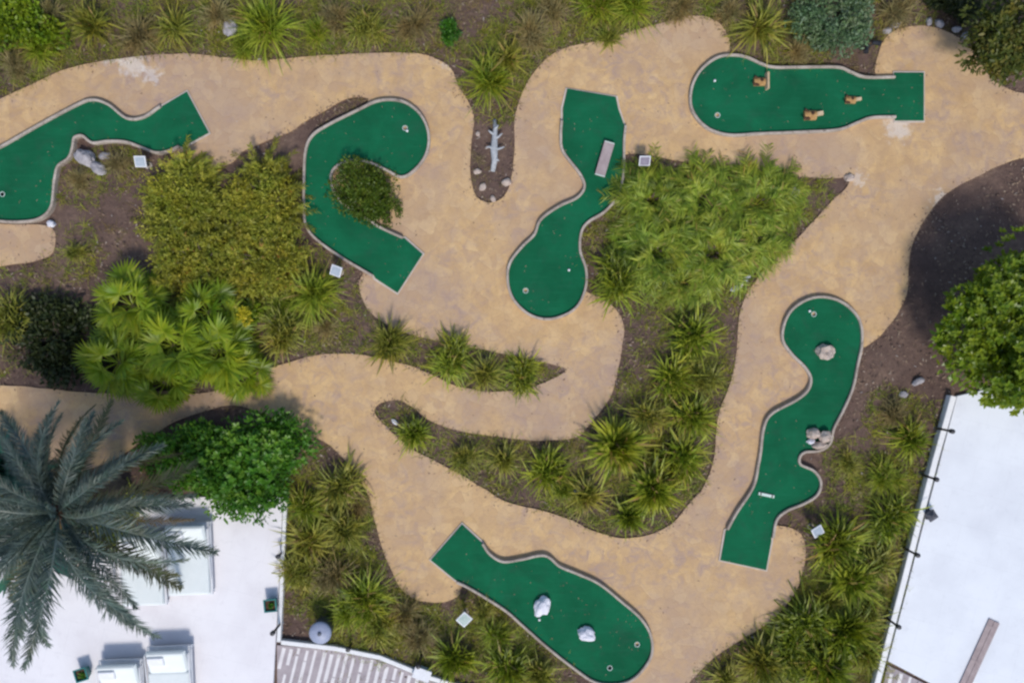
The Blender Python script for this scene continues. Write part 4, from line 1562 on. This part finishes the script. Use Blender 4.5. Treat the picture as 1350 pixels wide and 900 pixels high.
# bleached branch
p = P(652, 195, .1)
o = thing('driftwood_branch', 'bleached grey branch with stubby twigs in the narrow soil bed', 'branch', (p.x, p.y, 0))
mb = MB()
mb.tube([(0.0, .75, .06), (.02, .5, .09), (.0, .2, .12), (-.01, -.1, .13), (.0, -.35, .12), (-.05, -.62, .08)], [.04, .06, .08, .095, .075, .06], 10)
mb.build('main_stem', M['driftwood'], o, smooth=True)
for (yy, sx, ln, lean) in ((.34, -1, .16, .10), (.22, 1, .20, .14), (.02, -1, .22, -.02), (-.09, -1, .13, .12), (-.06, 1, .26, .07), (-.28, 1, .12, -.08), (.48, 1, .10, .10)):
    mb = MB()
    mb.tube([(0, yy, .12), (sx * ln * .6, yy + lean * .5, .17), (sx * ln, yy + lean, .19)], [.045, .03, .016], 7)
    mb.build('twig', M['driftwood'], o, smooth=True)

# bollards
BOL = None


def bollard(x, y, label, h=.95, z=0.0):
    global BOL
    p = P(x, y, .0)
    if BOL is None:
        o = thing('bollard', label, 'bollard', (p.x, p.y, z), 0, 'slim black bollards on the terrace walls')
        mb = MB()
        mb.lathe([(.032, 0), (.030, .02), (.030, .80)], 12)
        mb.build('post', M['black'], o, smooth=True)
        mb = MB()
        mb.lathe([(.030, .80), (.058, .81), (.062, .93), (.045, .955), (0, .965)], 14)
        mb.build('lamp_head', M['black'], o)
        mb = MB()
        mb.lathe([(.075, 0), (.075, .012), (.035, .022)], 14)
        mb.build('base_plate', M['darkgrey'], o)
        BOL = o
    else:
        o = copy_tree(BOL, (p.x, p.y, z), 0, 1, label)
    o.scale = (1, 1, h / .96)
    return o


bollard(1234, 564, 'black bollard nearest the glossy tree on the white wall')
bollard(1214, 625, 'black bollard second from the glossy tree on the white wall')
bollard(1190, 721, 'black bollard third from the glossy tree, below the dark lantern')
bollard(1166, 812, 'black bollard lowest on the white wall, nearest the striped paving')
bollard(373, 727, 'short black bollard on the mint lounger terrace wall above the teal pot', .55)
bollard(371, 820, 'black bollard at the lower end of the mint lounger terrace wall')
bollard(463, 848, 'small black bollard on the striped paving kerb near the bin', .5)
bollard(556, 862, 'black bollard on the striped paving kerb beside the pale blue box')

# black spotlight behind bottle green
p = P(1148, 60, .2)
o = thing('garden_spotlight', 'black twin headed garden spotlight behind the bottle shaped green', 'spotlight', (p.x, p.y, 0), .5)
mb = MB()
mb.tube([(0, 0, -.05), (0, 0, .2)], .02, 8)
mb.tube([(-.15, 0, .2), (.15, 0, .2)], .018, 8)
mb.build('stake', M['black'], o)
for sx, a in ((-1, .5), (1, .9)):
    mb = MB()
    d = Vector((sx * .10, -.10, .05))
    b = Vector((sx * .13, 0, .22))
    mb.tube([b - d * .6, b - d * .4, b + d * .5, b + d * 1.0], [.03, .055, .06, .07], 12)
    mb.build('lamp_head', M['black'], o)

# bin
p = P(422, 834, .7)
o = thing('round_bin', 'dark round bin with pale blue grey lid beside the striped paving', 'bin', (p.x, p.y, 0))
mb = MB()
mb.lathe([(.23, 0), (.25, .05), (.265, .60), (.28, .62), (.28, .66), (.255, .67)], 24)
mb.build('body', M['bin'], o, smooth=True)
mb = MB()
mb.lathe([(.285, .655), (.29, .68), (.26, .73), (.14, .765), (0, .775)], 24)
lid = mb.build('lid', M['binlid'], o, smooth=True)
mb = MB()
mb.lathe([(.05, .772), (.05, .80), (.035, .815), (0, .82)], 14)
mb.build('knob', M['bin'], lid)

# pale blue box by kerb
p = P(556, 889, .3)
o = thing('utility_box', 'pale blue box at the striped paving kerb, cut by the lower edge', 'box', (p.x, p.y, 0), -.35)
mb = MB()
mb.box((0, 0, .13), (.42, .26, .26), None, 1, .015)
mb.build('body', M['paleblue'], o)
mb = MB()
mb.box((0, 0, .275), (.46, .30, .03), None, 1, .01)
mb.build('lid', M['white'], o)


# teal pots
def pot(x, y, label, rz):
    p = P(x, y, .35)
    o = thing('square_pot', label, 'pot', (p.x, p.y, .12), rz, 'teal square pots on the white terrace')
    mb = MB()
    w0, w1, t, h = .11, .155, .02, .28
    pr = [(w0, 0), (w1, h), (w1 + .012, h), (w1 + .012, h + .03), (w1 - t, h + .03), (w1 - t - .01, h - .04)]
    for (r, z) in pr:
        mb.v += [(-r, -r, z), (r, -r, z), (r, r, z), (-r, r, z)]
    for i in range(len(pr) - 1):
        for j in range(4):
            k = (j + 1) % 4
            mb.f.append((i * 4 + j, i * 4 + k, i * 4 + 4 + k, i * 4 + 4 + j))
    mb.build('body', M['teal'], o)
    mb = MB()
    mb.box((0, 0, h - .04), (.25, .25, .02))
    mb.build('soil', M['wooddark'], o)
    link('sprout', fmesh('sprout', tuple(leafball(120, .10, .10, .08, .26, .06, .5, 4, seed=int(x))), L['vivid']), None, o)


pot(357, 797, 'small teal pot against the terrace wall', .1)
pot(108, 888, 'small teal pot under the date palm near the lower edge', .3)

# lantern
p = P(1230, 680, .45)
o = thing('lantern', 'dark square lantern standing on the bluish white terrace', 'lantern', (p.x, p.y, .12), PI / 4 - .2, None, .85)
mb = MB()
mb.box((0, 0, .02), (.26, .26, .04), None, 1, .005)
mb.build('base', M['darkgrey'], o)
for sx in (-1, 1):
    for sy in (-1, 1):
        mb = MB()
        mb.box((sx * .105, sy * .105, .17), (.022, .022, .26))
        mb.build('corner_post', M['darkgrey'], o)
mb = MB()
mb.lathe([(.05, .04), (.05, .18), (0, .185)], 12)
mb.build('candle', M['white'], o)
mb = MB()
mb.box((0, 0, .31), (.30, .30, .02), None, 1, .004)
mb.box((0, 0, .365), (.27, .27, .09), None, .25)
mb.build('roof', M['darkgrey'], o)
mb = MB()
mb.tube([(.05 * math.cos(a), 0, .44 + .05 * math.sin(a)) for a in np.linspace(0, PI * 2, 13)], .008, 6, False)
mb.build('ring_handle', M['black'], o)

# plank on right terrace
a_, b_ = P(1311, 818, .15), P(1262, 925, .15)
mid = (a_ + b_) / 2
o = thing('terrace_plank', 'long brownish grey plank lying on the bluish white terrace', 'plank', (mid.x, mid.y, .12), math.atan2(b_.y - a_.y, b_.x - a_.x))
ln = (a_ - b_).length
for k in (-1, 1):
    mb = MB()
    mb.box((0, k * .077, .022), (ln, .145, .035), None, 1, .005)
    mb.build('board', M['plank'], o)
for xx in (-.42 * ln, 0, .42 * ln):
    mb = MB()
    mb.box((xx, 0, .043), (.05, .26, .008), None, 1, .002)
    mb.build('batten', M['plank'], o)


# loungers -------------------------------------------------------------------
def lounger(x, y, rz, label):
    p = P(x, y, .5)
    o = thing('daybed', label, 'daybed', (p.x, p.y, .12), rz, 'white daybeds with mint cushions')
    w, l = 1.16, 1.9
    mb = MB()
    mb.box((0, 0, .20), (w, l, .08), None, 1, .012)
    mb.build('frame', M['white'], o)
    for sx in (-1, 1):
        for sy in (-1, 1):
            mb = MB()
            mb.box((sx * (w / 2 - .06), sy * (l / 2 - .06), .08), (.07, .07, .16))
            mb.build('leg', M['white'], o)
    mb = MB()
    mb.box((0, -.30, .30), (w - .08, 1.24, .13), None, .97, .05)
    mb.build('mattress', M['mint'], o, smooth=False)
    mb = MB()                                        # raised back, rounded at its top corners
    R = Matrix.Rotation(math.radians(24), 3, 'X')
    mb.box(Vector((0, .58, .41)), (w - .10, .74, .13), R, .88, .06)
    mb.build('backrest', M['mint'], o)
    mb = MB()
    mb.box(Vector((-.24, .66, .54)), (.46, .30, .10), R, .9, .045)
    mb.build('pillow', M['white'], o)
    for sx in (-1, 1):
        mb = MB()
        mb.tube([(sx * (w / 2 - .02), .85, .24), (sx * (w / 2 - .02), .80, .46)], .014, 8)
        mb.tube([(sx * (w / 2 - .02), .80, .46), (sx * (w / 2 - .02), -.55, .28)], .014, 8)
        mb.build('arm_rail', M['white'], o)
    return o


lounger(247, 738, .04, 'mint cushioned daybed closest to the vivid green shrub')
lounger(186, 752, .04, 'mint cushioned daybed half hidden under a date palm frond')
lounger(222, 902, .04, 'mint cushioned daybed cut by the lower edge, nearest the open terrace')
lounger(158, 920, .04, 'mint cushioned daybed cut by the lower edge, beside the palm')

# ------------------------------------------------------------------ light, sky, camera
ELEV = math.radians(53)
to_sun = Vector((.13 * math.cos(ELEV), -math.cos(ELEV), math.sin(ELEV))).normalized()
sun = bpy.data.lights.new('sun', 'SUN')
sun.energy = 2.45
sun.angle = math.radians(9)
sun.color = (1.0, .955, .89)
so = bpy.data.objects.new('sun', sun)
COL.objects.link(so)
so.rotation_euler = (-to_sun).to_track_quat('-Z', 'Y').to_euler()
so.location = to_sun * 40
W = bpy.data.worlds.new('World')
SC.world = W
W.use_nodes = True
nt = W.node_tree
bg = nt.nodes['Background']
sky = nt.nodes.new('ShaderNodeTexSky')
sky.sky_type = 'NISHITA'
sky.sun_disc = False
sky.sun_elevation = ELEV
sky.sun_rotation = PI - math.atan2(.13, 1)
nt.links.new(sky.outputs[0], bg.inputs['Color'])
bg.inputs['Strength'].default_value = .15

cam = bpy.data.cameras.new('camera')
cam.sensor_width = 36
cam.lens = 36 * H / 27.0
cam.clip_end = 2000
co = bpy.data.objects.new('camera', cam)
COL.objects.link(co)
co.location = (0, 0, H)
co.rotation_euler = (0, 0, 0)
SC.camera = co
SC.view_settings.view_transform = 'Standard'
SC.view_settings.look = 'None'
SC.view_settings.gamma = 1
SC.view_settings.exposure = .22
SC.cycles.filter_width = 2.5
SC.cycles.max_bounces = 6
SC.cycles.use_denoising = True
